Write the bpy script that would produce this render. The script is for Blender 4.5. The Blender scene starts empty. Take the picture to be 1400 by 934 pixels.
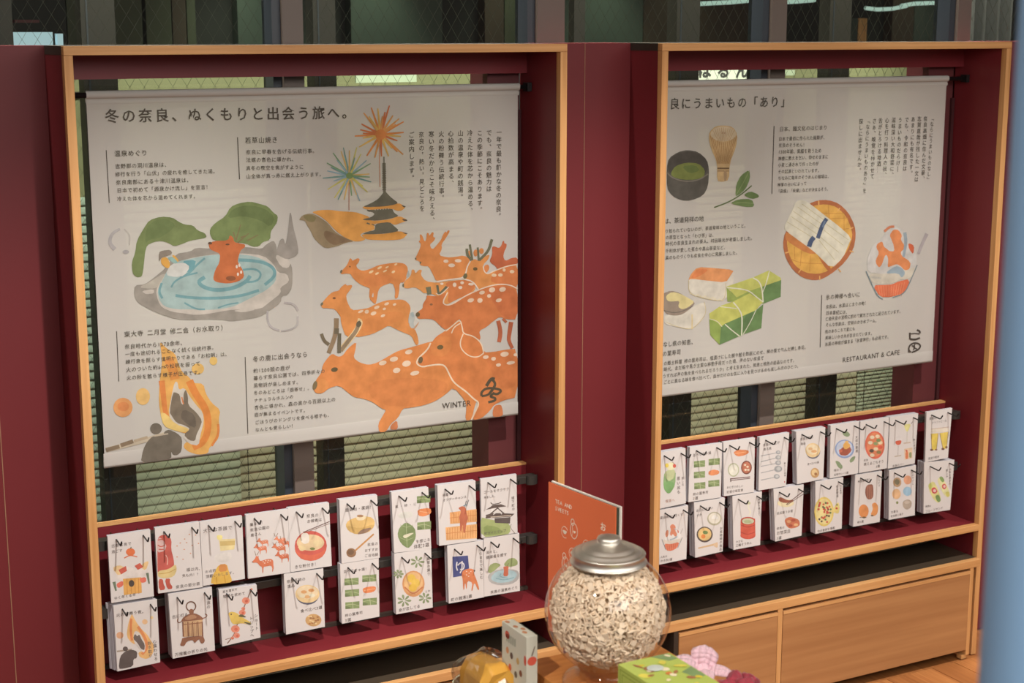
import bpy, math, random
from mathutils import Vector
random.seed(7)
SC = bpy.context.scene
COL = SC.collection

# ------------------------------------------------------------------ camera, world, lights, exposure
F_PX = 2168.0
PITCH = math.atan(426 / 2168.0)
YAW = math.radians(61.4)
EYE = Vector((0.0, -3.3879, 1.9))
_fh = Vector((math.cos(YAW), math.sin(YAW), 0))
FWD = _fh * math.cos(PITCH) - Vector((0, 0, 1)) * math.sin(PITCH)
RGT = Vector((math.sin(YAW), -math.cos(YAW), 0))
UPV = RGT.cross(FWD)
cd = bpy.data.cameras.new('camera')
cam = bpy.data.objects.new('camera', cd)
COL.objects.link(cam)
cd.sensor_width = 36.0
cd.lens = F_PX / 1400 * 36
cd.clip_start = 0.05
cam.location = EYE
cam.rotation_mode = 'QUATERNION'
cam.rotation_quaternion = FWD.to_track_quat('-Z', 'Y')
cd.dof.use_dof = True
cd.dof.focus_distance = 3.75
cd.dof.aperture_fstop = 7.5
SC.camera = cam

SC.view_settings.view_transform = 'Standard'
SC.view_settings.look = 'None'
SC.view_settings.gamma = 1.0
SC.view_settings.use_curve_mapping = False
SC.view_settings.exposure = 0.38

wd = bpy.data.worlds.new('world')
SC.world = wd
wd.use_nodes = True
wd.node_tree.nodes['Background'].inputs[0].default_value = (1.0, 0.93, 0.84, 1)
wd.node_tree.nodes['Background'].inputs[1].default_value = 0.12


def lamp(name, kind, loc, aim, energy, color, **kw):
    d = bpy.data.lights.new(name, kind)
    d.energy = energy
    d.color = color
    for k, v in kw.items():
        setattr(d, k, v)
    o = bpy.data.objects.new(name, d)
    COL.objects.link(o)
    o.location = loc
    o.rotation_mode = 'QUATERNION'
    o.rotation_quaternion = (Vector(aim) - Vector(loc)).to_track_quat('-Z', 'Y')
    return o


# ceiling track spots over the displays
for x, watts in ((1.02, 150), (2.08, 136), (3.14, 116), (4.2, 96)):
    lamp('track_spot', 'SPOT', (x, -1.12, 2.75), (x, 0.02, 0.32), watts * 1.1, (1.0, 0.935, 0.885),
         spot_size=math.radians(56), spot_blend=1.0, shadow_soft_size=0.022)
# big soft fill lights added behind and above the camera
lamp('shop_light', 'AREA', (2.7, -3.2, 3.0), (2.1, -1.0, 0.2), 52, (1.0, 0.95, 0.90), shape='RECTANGLE', size=3.2, size_y=2.0)
lamp('shop_light', 'AREA', (0.8, -4.35, 2.9), (1.9, 0.0, 0.7), 62, (1.0, 0.96, 0.92), shape='RECTANGLE', size=2.4, size_y=1.6)
lamp('table_spot', 'SPOT', (-0.35, -2.1, 2.8), (1.36, -1.25, 0.90), 108, (1.0, 0.94, 0.87), spot_size=math.radians(40), spot_blend=1.0, shadow_soft_size=0.05)  # extra spot added to brighten the jar and table goods
lamp('pillar_spot', 'SPOT', (-0.9, -3.0, 2.8), (0.7, -2.72, 1.55), 42, (1.0, 0.95, 0.90), spot_size=math.radians(42), spot_blend=1.0, shadow_soft_size=0.05)  # extra spot added only to brighten the pillar's left edge
# downlights in the passage behind the glass
for px_, e in ((300, 6), (348, 16), (525, 16), (700, 9), (830, 14), (930, 5), (1230, 4)):
    dr_ = FWD + RGT * ((px_ - 700) / F_PX)
    x = EYE.x + dr_.x * (1.98 - EYE.y) / dr_.y
    if e:
        lamp('passage_downlight', 'SPOT', (x, 1.86, 2.42), (x, 1.99, 1.6), e, (0.86, 1.0, 0.76),
             spot_size=math.radians(56), spot_blend=0.8, shadow_soft_size=0.05)
lamp('window_wash', 'AREA', (2.2, 0.278, 3.14), (2.2, 0.64, 1.0), 84, (1.0, 0.98, 0.86), shape='RECTANGLE', size=4.6, size_y=0.04, spread=math.radians(48))  # unseen strip added overhead to brighten the blinds


# ------------------------------------------------------------------ photograph ray -> metre helpers
def ray(x, y):
    return FWD + RGT * ((x - 700) / F_PX) - UPV * ((y - 467) / F_PX)


def atY(x, y, Y):
    d = ray(x, y)
    return EYE + d * ((Y - EYE.y) / d.y)


def atZ(x, y, Z):
    d = ray(x, y)
    return EYE + d * ((Z - EYE.z) / d.z)


# ------------------------------------------------------------------ materials
def lin(c):
    return tuple((v / 255 / 12.92) if v / 255 <= 0.04045 else ((v / 255 + 0.055) / 1.055) ** 2.4 for v in c)


def pmat(name, rgb, rough=0.6, metal=0.0, spec=0.5, noise=0.0, nscale=(8, 8, 8), ndet=4, bump=0.0, second=None, sheen=0.0):
    m = bpy.data.materials.new(name)
    m.use_nodes = True
    nt = m.node_tree
    b = nt.nodes['Principled BSDF']
    c = lin(rgb) + (1,)
    b.inputs['Base Color'].default_value = c
    b.inputs['Roughness'].default_value = rough
    b.inputs['Metallic'].default_value = metal
    b.inputs['Specular IOR Level'].default_value = spec
    if sheen:
        b.inputs['Sheen Weight'].default_value = sheen
    if noise or bump or second:
        tc = nt.nodes.new('ShaderNodeTexCoord')
        mp = nt.nodes.new('ShaderNodeMapping')
        mp.inputs['Scale'].default_value = nscale
        nz = nt.nodes.new('ShaderNodeTexNoise')
        nz.inputs['Scale'].default_value = 1.0
        nz.inputs['Detail'].default_value = ndet
        nt.links.new(tc.outputs['Object'], mp.inputs['Vector'])
        nt.links.new(mp.outputs['Vector'], nz.inputs['Vector'])
        if noise or second:
            r = nt.nodes.new('ShaderNodeValToRGB')
            r.color_ramp.elements[0].position = 0.32
            r.color_ramp.elements[1].position = 0.68
            c2 = lin(second) if second else tuple(v * (1 - noise) for v in c[:3])
            r.color_ramp.elements[0].color = c2 + (1,)
            r.color_ramp.elements[1].color = c
            nt.links.new(nz.outputs['Fac'], r.inputs['Fac'])
            nt.links.new(r.outputs['Color'], b.inputs['Base Color'])
        if bump:
            bp = nt.nodes.new('ShaderNodeBump')
            bp.inputs['Strength'].default_value = bump
            bp.inputs['Distance'].default_value = 0.002
            nt.links.new(nz.outputs['Fac'], bp.inputs['Height'])
            nt.links.new(bp.outputs['Normal'], b.inputs['Normal'])
    return m


def ink_mat(name, transl=0.0):
    """printed colour: corner colour attribute broken up like watercolour"""
    m = bpy.data.materials.new(name)
    m.use_nodes = True
    nt = m.node_tree
    b = nt.nodes['Principled BSDF']
    b.inputs['Roughness'].default_value = 0.85
    b.inputs['Specular IOR Level'].default_value = 0.15
    at = nt.nodes.new('ShaderNodeAttribute')
    at.attribute_name = 'Col'
    tc = nt.nodes.new('ShaderNodeTexCoord')
    nz = nt.nodes.new('ShaderNodeTexNoise')
    nz.inputs['Scale'].default_value = 30
    nz.inputs['Detail'].default_value = 5
    nt.links.new(tc.outputs['Object'], nz.inputs['Vector'])
    mr = nt.nodes.new('ShaderNodeMapRange')
    mr.inputs['From Min'].default_value = 0.3
    mr.inputs['From Max'].default_value = 0.7
    mr.inputs['To Min'].default_value = 0.80
    mr.inputs['To Max'].default_value = 1.12
    nt.links.new(nz.outputs['Fac'], mr.inputs['Value'])
    mx = nt.nodes.new('ShaderNodeVectorMath')
    mx.operation = 'SCALE'
    nt.links.new(at.outputs['Color'], mx.inputs[0])
    nt.links.new(mr.outputs['Result'], mx.inputs['Scale'])
    nt.links.new(mx.outputs['Vector'], b.inputs['Base Color'])
    return m


def wood(name, light, dark, axis='x', rough=0.5, k=1.0):
    s = {'x': (3 * k, 90 * k, 90 * k), 'z': (90 * k, 90 * k, 3 * k), 'y': (90 * k, 3 * k, 90 * k)}[axis]
    return pmat(name, light, rough, spec=0.35, second=dark, nscale=s, ndet=5, bump=0.08)


M = {}
M['oak_x'] = wood('oak_grain_along', (212, 162, 106), (190, 138, 84), 'x')
M['oak_z'] = wood('oak_grain_upright', (212, 162, 106), (190, 138, 84), 'z')
M['oak_front'] = wood('oak_veneer_front', (178, 130, 84), (162, 114, 72), 'x', k=.5)
M['riser_wood'] = wood('orange_wood', (218, 148, 80), (200, 128, 64), 'x')
M['red'] = pmat('red_laminate', (117, 37, 43), 0.42, spec=0.4, noise=0.06, nscale=(5, 5, 5), bump=0.02)
M['red_wall'] = pmat('red_wall_panel', (112, 38, 42), 0.5, spec=0.4, noise=0.05, nscale=(4, 4, 4), bump=0.02)
M['post'] = pmat('dark_red_post', (92, 40, 42), 0.6, noise=0.05)
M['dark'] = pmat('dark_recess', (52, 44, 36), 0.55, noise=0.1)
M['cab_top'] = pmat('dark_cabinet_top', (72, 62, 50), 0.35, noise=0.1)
M['rail'] = pmat('dark_rail_metal', (78, 76, 72), 0.42, metal=0.6)
M['rail_lip'] = pmat('dark_lip', (74, 64, 56), 0.5)
M['hook'] = pmat('black_wire', (34, 30, 30), 0.35, metal=0.5)
M['rod'] = pmat('black_rod', (24, 22, 22), 0.4)
M['seam'] = pmat('pale_seam', (150, 110, 84), 0.6)
M['seam_dark'] = pmat('dark_seam', (60, 16, 20), 0.7)
M['mull'] = pmat('bronze_aluminium', (104, 92, 85), 0.5)
M['mull_side'] = pmat('blue_black_gasket', (54, 60, 68), 0.4)
M['darkpost'] = pmat('dark_steel_post', (48, 45, 40), 0.6)
M['wire'] = pmat('glass_wire', (70, 72, 62), 0.6)
M['screen'] = pmat('pale_green_screen', (124, 126, 96), 0.8, spec=0.1, noise=0.12, nscale=(3, 3, 3))
M['slat'] = pmat('green_grey_slat', (216, 209, 178), 0.85, spec=0.1, noise=0.22, nscale=(5, 30, 3))
M['slat2'] = pmat('sea_green_slat', (204, 210, 184), 0.85, spec=0.1, noise=0.22, nscale=(5, 30, 3))
M['slat3'] = pmat('blue_grey_slat', (194, 216, 200), 0.85, spec=0.1, noise=0.22, nscale=(5, 30, 3))
M['farA'] = pmat('far_green_panel', (64, 68, 50), 0.7, noise=0.1)
M['farB'] = pmat('far_brown_panel', (62, 50, 38), 0.7, noise=0.1)
M['farC'] = pmat('far_grey_panel', (62, 72, 64), 0.7, noise=0.1)
M['farD'] = pmat('far_dark_panel', (28, 28, 24), 0.7)
M['card'] = pmat('white_card', (212, 208, 204), 0.6, spec=0.3)
M['sheet'] = pmat('card_edges', (190, 188, 192), 0.7)
M['ink'] = ink_mat('watercolour_print')
M['steel'] = pmat('brushed_lid_metal', (240, 236, 226), 0.42, metal=1.0)
M['floorwood'] = wood('floor_oak', (190, 128, 74), (160, 100, 54), 'y')
M['floorwood2'] = wood('floor_oak_darker', (172, 112, 62), (146, 90, 48), 'y')
M['pillar'] = pmat('blue_grey_paint', (142, 182, 220), 0.6)
M['pink'] = pmat('pink_cloth', (226, 186, 196), 0.8, sheen=0.3, bump=0.3, nscale=(200, 200, 200))
M['crimson'] = pmat('crimson_cloth', (170, 48, 66), 0.7, sheen=0.3, second=(126, 30, 46), nscale=(60, 60, 60))
M['green_box'] = pmat('lime_carton', (184, 200, 96), 0.5)
M['white_box'] = pmat('pale_carton', (212, 212, 196), 0.55)
M['orange_cover'] = pmat('orange_cover', (238, 124, 80), 0.45, noise=0.05)
M['white_paper'] = pmat('white_paper', (236, 230, 218), 0.6)
M['dark_green'] = pmat('dark_green_edge', (52, 60, 46), 0.6)
M['yellow_paper'] = pmat('yellow_bag', (238, 178, 72), 0.55, noise=0.08, nscale=(30, 30, 30))
M['tray_in'] = pmat('olive_tray', (98, 104, 60), 0.45)
M['tray_rim'] = pmat('pale_rim', (206, 210, 180), 0.4)
M['table'] = pmat('brown_table', (110, 78, 54), 0.6, noise=0.1)
M['cracker_core'] = pmat('cracker_shadow_mass', (200, 168, 128), 0.9, noise=0.3, nscale=(90, 90, 90))  # darker than the crackers so the gaps between them look shaded
M['cracker'] = pmat('cracker', (252, 230, 202), 0.75, noise=0.14, nscale=(60, 60, 60))


def cloth_material():
    m = bpy.data.materials.new('banner_cloth')
    m.use_nodes = True
    nt = m.node_tree
    nt.nodes.clear()
    out = nt.nodes.new('ShaderNodeOutputMaterial')
    df = nt.nodes.new('ShaderNodeBsdfDiffuse')
    tl = nt.nodes.new('ShaderNodeBsdfTranslucent')
    tp = nt.nodes.new('ShaderNodeBsdfTransparent')
    mx = nt.nodes.new('ShaderNodeMixShader')
    m2 = nt.nodes.new('ShaderNodeMixShader')
    tc = nt.nodes.new('ShaderNodeTexCoord')
    wv = nt.nodes.new('ShaderNodeTexWave')
    wv.bands_direction = 'X'
    wv.inputs['Scale'].default_value = 3.2
    wv.inputs['Distortion'].default_value = 3.0
    nt.links.new(tc.outputs['Object'], wv.inputs['Vector'])
    bp = nt.nodes.new('ShaderNodeBump')
    bp.inputs['Strength'].default_value = 0.12
    bp.inputs['Distance'].default_value = 0.01
    nt.links.new(wv.outputs['Fac'], bp.inputs['Height'])
    nt.links.new(bp.outputs['Normal'], df.inputs['Normal'])
    c = lin((206, 203, 196)) + (1,)
    df.inputs['Color'].default_value = c
    tl.inputs['Color'].default_value = c
    mx.inputs[0].default_value = 0.22
    nt.links.new(df.outputs[0], mx.inputs[1])
    nt.links.new(tl.outputs[0], mx.inputs[2])
    m2.inputs[0].default_value = 0.09
    nt.links.new(mx.outputs[0], m2.inputs[1])
    nt.links.new(tp.outputs[0], m2.inputs[2])
    nt.links.new(m2.outputs[0], out.inputs[0])
    return m


def glass_material(name, tint, ior=1.45, rough=0.0):
    """thin clear pane: reflection by fresnel, the rest passes"""
    m = bpy.data.materials.new(name)
    m.use_nodes = True
    nt = m.node_tree
    nt.nodes.clear()
    out = nt.nodes.new('ShaderNodeOutputMaterial')
    gl = nt.nodes.new('ShaderNodeBsdfGlossy')
    gl.inputs['Roughness'].default_value = rough
    tp = nt.nodes.new('ShaderNodeBsdfTransparent')
    tp.inputs['Color'].default_value = tint + (1,)
    lw = nt.nodes.new('ShaderNodeLayerWeight')
    lw.inputs['Blend'].default_value = 0.5
    pw = nt.nodes.new('ShaderNodeMath')
    pw.operation = 'POWER'
    pw.inputs[1].default_value = 4.5
    fr = nt.nodes.new('ShaderNodeMath')
    fr.operation = 'MULTIPLY_ADD'
    fr.inputs[1].default_value = 0.9
    fr.inputs[2].default_value = ((ior - 1) / (ior + 1)) ** 2
    nt.links.new(lw.outputs['Facing'], pw.inputs[0])
    nt.links.new(pw.outputs[0], fr.inputs[0])
    mx = nt.nodes.new('ShaderNodeMixShader')
    nt.links.new(fr.outputs[0], mx.inputs[0])
    nt.links.new(tp.outputs[0], mx.inputs[1])
    nt.links.new(gl.outputs[0], mx.inputs[2])
    nt.links.new(mx.outputs[0], out.inputs[0])
    return m


def emit_material(name, rgb, s):
    m = bpy.data.materials.new(name)
    m.use_nodes = True
    nt = m.node_tree
    b = nt.nodes['Principled BSDF']
    b.inputs['Base Color'].default_value = lin(rgb) + (1,)
    b.inputs['Emission Color'].default_value = lin(rgb) + (1,)
    b.inputs['Emission Strength'].default_value = s
    return m


M['cloth'] = cloth_material()
M['pane'] = glass_material('window_glass', (0.93, 0.96, 0.90))
M['jar_glass'] = glass_material('jar_glass', (0.985, 0.985, 0.98), 1.5, 0.03)
M['film'] = glass_material('clear_film', (0.92, 0.92, 0.92), 2.4, 0.16)
M['sign'] = emit_material('lit_sign_face', (200, 205, 190), 0.22)
M['sill'] = emit_material('daylit_pane', (165, 195, 205), 0.55)  # glow put in to stand for daylight on the surface
M['tube'] = emit_material('pale_tube_light', (170, 200, 190), 0.55)


# ------------------------------------------------------------------ mesh helpers
class MB:
    def __init__(s):
        s.v = []
        s.f = []
        s.c = []

    def add(s, vs, fs, col=None):
        n = len(s.v)
        s.v += [tuple(v) for v in vs]
        for f in fs:
            s.f.append(tuple(i + n for i in f))
            s.c.append(col)
        return s

    def box(s, x0, x1, y0, y1, z0, z1, col=None):
        vs = [(x, y, z) for z in (z0, z1) for y in (y0, y1) for x in (x0, x1)]
        return s.add(vs, [(0, 2, 3, 1), (4, 5, 7, 6), (0, 1, 5, 4), (1, 3, 7, 5), (3, 2, 6, 7), (2, 0, 4, 6)], col)

    def tube(s, pts, r, n=6, col=None):
        pts = [Vector(p) for p in pts]
        rs = r if isinstance(r, (list, tuple)) else [r] * len(pts)
        vs, fs = [], []
        for i, p in enumerate(pts):
            d = (pts[min(i + 1, len(pts) - 1)] - pts[max(i - 1, 0)]).normalized()
            a = Vector((0, 0, 1)) if abs(d.z) < .9 else Vector((1, 0, 0))
            u = d.cross(a).normalized()
            w = d.cross(u)
            for k in range(n):
                t = 2 * math.pi * k / n
                vs.append(p + (u * math.cos(t) + w * math.sin(t)) * rs[i])
        for i in range(len(pts) - 1):
            for k in range(n):
                a, b = i * n + k, i * n + (k + 1) % n
                fs.append((a, b, b + n, a + n))
        fs.append(tuple(range(n))[::-1])
        fs.append(tuple(range((len(pts) - 1) * n, len(pts) * n)))
        return s.add(vs, fs, col)

    def lathe(s, prof, c, n=48, close=False, sx=1, sy=1):
        vs, fs = [], []
        for r, z in prof:
            for k in range(n):
                t = 2 * math.pi * k / n
                vs.append((c[0] + r * math.cos(t) * sx, c[1] + r * math.sin(t) * sy, c[2] + z))
        for i in range(len(prof) - 1):
            for k in range(n):
                a, b = i * n + k, i * n + (k + 1) % n
                fs.append((a, b, b + n, a + n))
        return s.add(vs, fs)

    def build(s, name, mat, parent=None, smooth=False, base=None, bevel=0):
        me = bpy.data.meshes.new(name)
        o = bpy.data.objects.new(name, me)
        COL.objects.link(o)
        if parent is not None:
            b = Vector(parent.get('_w', (0, 0, 0)))
            o.parent = parent
            o['_w'] = tuple(b)
        elif base is not None:
            b = Vector(base)
            o.location = b
            o['_w'] = tuple(b)
        else:
            b = Vector((0, 0, 0))
            o['_w'] = (0, 0, 0)
        me.from_pydata([(v[0] - b.x, v[1] - b.y, v[2] - b.z) for v in s.v], [], s.f)
        if any(c is not None for c in s.c):
            ca = me.color_attributes.new('Col', 'FLOAT_COLOR', 'CORNER')
            data = []
            for f, c in zip(s.f, s.c):
                data += list((c or (1, 1, 1)) + (1,)) * len(f)
            ca.data.foreach_set('color', data)
        me.materials.append(mat)
        if smooth:
            me.polygons.foreach_set('use_smooth', [True] * len(me.polygons))
        me.update()
        if bevel:
            md = o.modifiers.new('b', 'BEVEL')
            md.width = bevel
            md.segments = 2
        return o


def thing(name, label, cat, loc, group=None):
    o = bpy.data.objects.new(name, None)
    COL.objects.link(o)
    o.empty_display_size = 0.05
    o.location = loc
    o['_w'] = tuple(loc)
    o['label'] = label
    o['category'] = cat
    if group:
        o['group'] = group
    return o


def tag(o, label, cat, group=None):
    o['label'] = label
    o['category'] = cat
    if group:
        o['group'] = group
    return o


def struct(o, label=None, cat=None):
    o['kind'] = 'structure'
    if label:
        o['label'] = label
    if cat:
        o['category'] = cat
    return o


def inst(mesh, name, parent, loc):
    o = bpy.data.objects.new(name, mesh)
    COL.objects.link(o)
    o.parent = parent
    b = Vector(parent.get('_w', (0, 0, 0)))
    o.location = Vector(loc) - b
    o['_w'] = tuple(loc)
    return o


def box(name, x0, x1, y0, y1, z0, z1, mat, parent=None, bevel=0, base=None):
    return MB().box(x0, x1, y0, y1, z0, z1).build(name, mat, parent, bevel=bevel, base=base)


# ------------------------------------------------------------------ lettering: glyph outlines from the built-in font
_gl = {}
_fc = bpy.data.curves.new('glyph_source', 'FONT')
_fc.resolution_u = 2
_fo = bpy.data.objects.new('glyph_source', _fc)
COL.objects.link(_fo)


def glyph(ch, bold):
    k = (ch, bold)
    if k not in _gl:
        _fc.body = ch
        _fc.offset = bold
        dg = bpy.context.evaluated_depsgraph_get()
        dg.update()
        me = bpy.data.meshes.new_from_object(_fo.evaluated_get(dg))
        vs = [(v.co.x, v.co.y) for v in me.vertices]
        fs = [tuple(p.vertices) for p in me.polygons]
        bpy.data.meshes.remove(me)
        _gl[k] = (vs, fs)
    return _gl[k]


class Print:
    """flat print on an upright plane y = Y, traced in photograph coordinates"""

    def __init__(s, Y, white, albedo=0.72, step=0.00003):
        s.Y = Y
        s.w = lin(white)
        s.al = albedo
        s.mb = MB()
        s.tx = MB()
        s.step = step
        s.bb = []
        s.top = 0
        s.fr = (0, 0, 1)

    def frame(s, ox, oy, k):
        s.fr = (ox, oy, k)
        return s

    def ink(s, c):
        l = lin(c)
        al = s.al if isinstance(s.al, tuple) else (s.al,) * 3
        return tuple(min(1.0, al[i] * (0.93 * l[i] / s.w[i] + 0.045)) for i in range(3))  # slight lift paints haze into every ink

    def lay(s, pts):
        """each shape lies just above whatever earlier shape it overlaps"""
        a, b = min(q.x for q in pts), max(q.x for q in pts)
        c, d = min(q.z for q in pts), max(q.z for q in pts)
        n = 0
        for (e, f, g, h, k) in s.bb:
            if k >= n and a < f and b > e and c < h and d > g:
                n = k + 1
        s.bb.append((a, b, c, d, n))
        s.top = max(s.top, n + 1)
        return s.Y - 0.00015 - n * s.step

    def pt(s, p):
        return atY(s.fr[0] + p[0] / s.fr[2], s.fr[1] + p[1] / s.fr[2], s.Y)

    def _poly(s, pts, c):
        y = s.lay(pts)
        s.mb.add([(p.x, y, p.z) for p in pts], [tuple(range(len(pts)))], s.ink(c))

    def P(s, pts, c, smooth=1):
        for _ in range(smooth):
            q = []
            for i in range(len(pts)):
                a, b = pts[i], pts[(i + 1) % len(pts)]
                q.append((a[0] * .78 + b[0] * .22, a[1] * .78 + b[1] * .22))
                q.append((a[0] * .22 + b[0] * .78, a[1] * .22 + b[1] * .78))
            pts = q
        s._poly([s.pt(p) for p in pts], c)
        return s

    def E(s, x, y, rx, ry, c, n=20, rot=0):
        ca, sa = math.cos(rot), math.sin(rot)
        pts = []
        for i in range(n):
            t = 2 * math.pi * i / n
            u, v = rx * math.cos(t), ry * math.sin(t)
            pts.append((x + u * ca - v * sa, y + u * sa + v * ca))
        return s.P(pts, c, 0)

    def S(s, pts, w, c, taper=0.0, smooth=2):
        """brush stroke"""
        for _ in range(smooth if len(pts) > 2 else 0):
            q = [pts[0]]
            for i in range(len(pts) - 1):
                a, b = pts[i], pts[i + 1]
                q.append((a[0] * .75 + b[0] * .25, a[1] * .75 + b[1] * .25))
                q.append((a[0] * .25 + b[0] * .75, a[1] * .25 + b[1] * .75))
            q.append(pts[-1])
            pts = q
        L, R = [], []
        n = len(pts)
        for i, p in enumerate(pts):
            a, b = pts[max(i - 1, 0)], pts[min(i + 1, n - 1)]
            dx, dy = b[0] - a[0], b[1] - a[1]
            l = math.hypot(dx, dy) or 1
            ww = w / 2 * (1 - taper * i / (n - 1))
            L.append((p[0] - dy / l * ww, p[1] + dx / l * ww))
            R.append((p[0] + dy / l * ww, p[1] - dx / l * ww))
        vs = [s.pt(p) for p in L + R]
        y = s.lay(vs)
        s.mb.add([(p.x, y, p.z) for p in vs], [(i, i + 1, n + i + 1, n + i) for i in range(n - 1)], s.ink(c))
        return s

    def ray_burst(s, cx, cy, ends, cols, w=12, r0=0.12):
        for i, (x, y) in enumerate(ends):
            s.S([(cx + (x - cx) * r0, cy + (y - cy) * r0), (x, y)], w, cols[i % len(cols)], 0.55)
        return s

    def T(s, txt, x0, y0, x1, y1, c=(92, 84, 72), bold=0.0, k=0.94, asc=0.56, hk=1.0):
        """horizontal line of lettering, ends given at mid height"""
        A, B = s.pt((x0, y0)), s.pt((x1, y1))
        if all(ord(ch) < 128 for ch in txt):
            wd_ = [0.30 if ch == ' ' else max(v[0] for v in glyph(ch, bold)[0]) + 0.07 for ch in txt]
            sz = (B.x - A.x) / sum(wd_)
            y = s.Y - 0.00018 - s.top * s.step
            pos = 0.0
            for ch, w_ in zip(txt, wd_):
                if ch != ' ':
                    vs, fs = glyph(ch, bold)
                    oz = A.z + (B.z - A.z) * pos / sum(wd_) - 0.34 * sz
                    s.tx.add([(A.x + (pos + vx) * sz, y, oz + vy * sz) for vx, vy in vs], fs, s.ink(c))
                pos += w_
            return s
        adv = [asc if ord(ch) < 128 else 1.0 for ch in txt]
        if txt and txt[-1] in '、。！」）':
            adv[-1] = 0.5
        tot = sum(adv)
        pitch = (B.x - A.x) / tot
        sz = pitch * k
        pos = 0.0
        y = s.Y - 0.00018 - s.top * s.step
        ci = s.ink(c)
        for ch, a in zip(txt, adv):
            if ch != ' ':
                vs, fs = glyph(ch, bold)
                t = (pos + 0.0) / tot
                ox = A.x + pos * pitch + (pitch * (1 - k) / 2)
                oz = A.z + (B.z - A.z) * t - 0.36 * sz * hk
                sh = 0
                s.tx.add([(ox + vx * sz, y, oz + vy * sz * hk) for vx, vy in vs], fs, ci)
            pos += a
        return s

    def V(s, txt, x0, y0, x1, y1, c=(92, 84, 72), bold=0.0, k=0.9, hw=1.0):
        """vertical column; first and last character edges at the ends"""
        A, B = s.pt((x0, y0)), s.pt((x1, y1))
        n = len(txt) - (0.5 if txt[-1] in '、。' else 0)
        pitch = (A.z - B.z) / n
        sz = pitch * k
        y = s.Y - 0.00018 - s.top * s.step
        ci = s.ink(c)
        for i, ch in enumerate(txt):
            if ch == ' ':
                continue
            vs, fs = glyph(ch, bold)
            t = (i + .5) / n
            cx = A.x + (B.x - A.x) * t
            cz = A.z - pitch * (i + .5)
            out = []
            for vx, vy in vs:
                u, v = vx - 0.5, vy - 0.37
                if ch in '「」…―ー“”':
                    u, v = v, -u
                if ch in '、。':
                    u += 0.55
                    v += 0.55
                out.append((cx + u * sz * hw, y, cz + v * sz))
            s.tx.add(out, fs, ci)
        return s

    def build(s, parent, pic='picture', let='lettering'):
        if s.mb.v:
            s.mb.build(pic, M['ink'], parent)
        if s.tx.v:
            s.tx.build(let, M['ink'], parent)
# ------------------------------------------------------------------ setting
ZT = 1.867
# floor
fl = struct(box('floor', -2.5, 6.0, -4.5, 3.2, -0.03, -0.004, M['floorwood2']))
k = 0
for i in range(0, 22):
    x0 = 2.3 + i * 0.09
    for j in range(2):
        y0, y1 = (-0.95 + (i % 3) * 0.12, -0.02) if j == 0 else (-2.0, -0.953 + (i % 3) * 0.12)
        m = (M['floorwood'], M['floorwood2'])[(i * 7 + j * 3) % 2]
        box('floor_plank', x0, x0 + 0.0882, y0, y1, -0.004, 0.0 - 0.0006 * ((i * 5) % 3), m, fl)
ceil = struct(box('ceiling', -2.5, 6.0, -5.0, 3.4, 3.2, 3.3, pmat('white_ceiling', (200, 195, 185), 0.9)))

# red recessed wall panels between the display alcoves
wl = struct(box('wall_left', -1.6, 0.785, 0.176, 0.24, 0, ZT, M['red_wall']))
box('panel_seam', 0.6405, 0.6425, 0.1748, 0.1765, 0, ZT - .001, M['seam'], wl)
wm = struct(box('wall_middle', 2.001, 2.279, 0.148, 0.24, 0, ZT, M['red_wall']))
box('panel_seam', 2.1395, 2.1412, 0.1468, 0.1485, 0, ZT - .001, M['seam'], wm)
wr = struct(box('wall_right', 3.487, 4.9, 0.148, 0.24, 0, ZT, M['red_wall']))
for i, (a, b) in enumerate(((1.888, 1.9795), (3.366, 3.4645))):
    p = struct(box('wall_post' if i == 0 else 'wall_post.001', a, b, 0.205, 0.30, 0, ZT - 0.02, M['post']))

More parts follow.
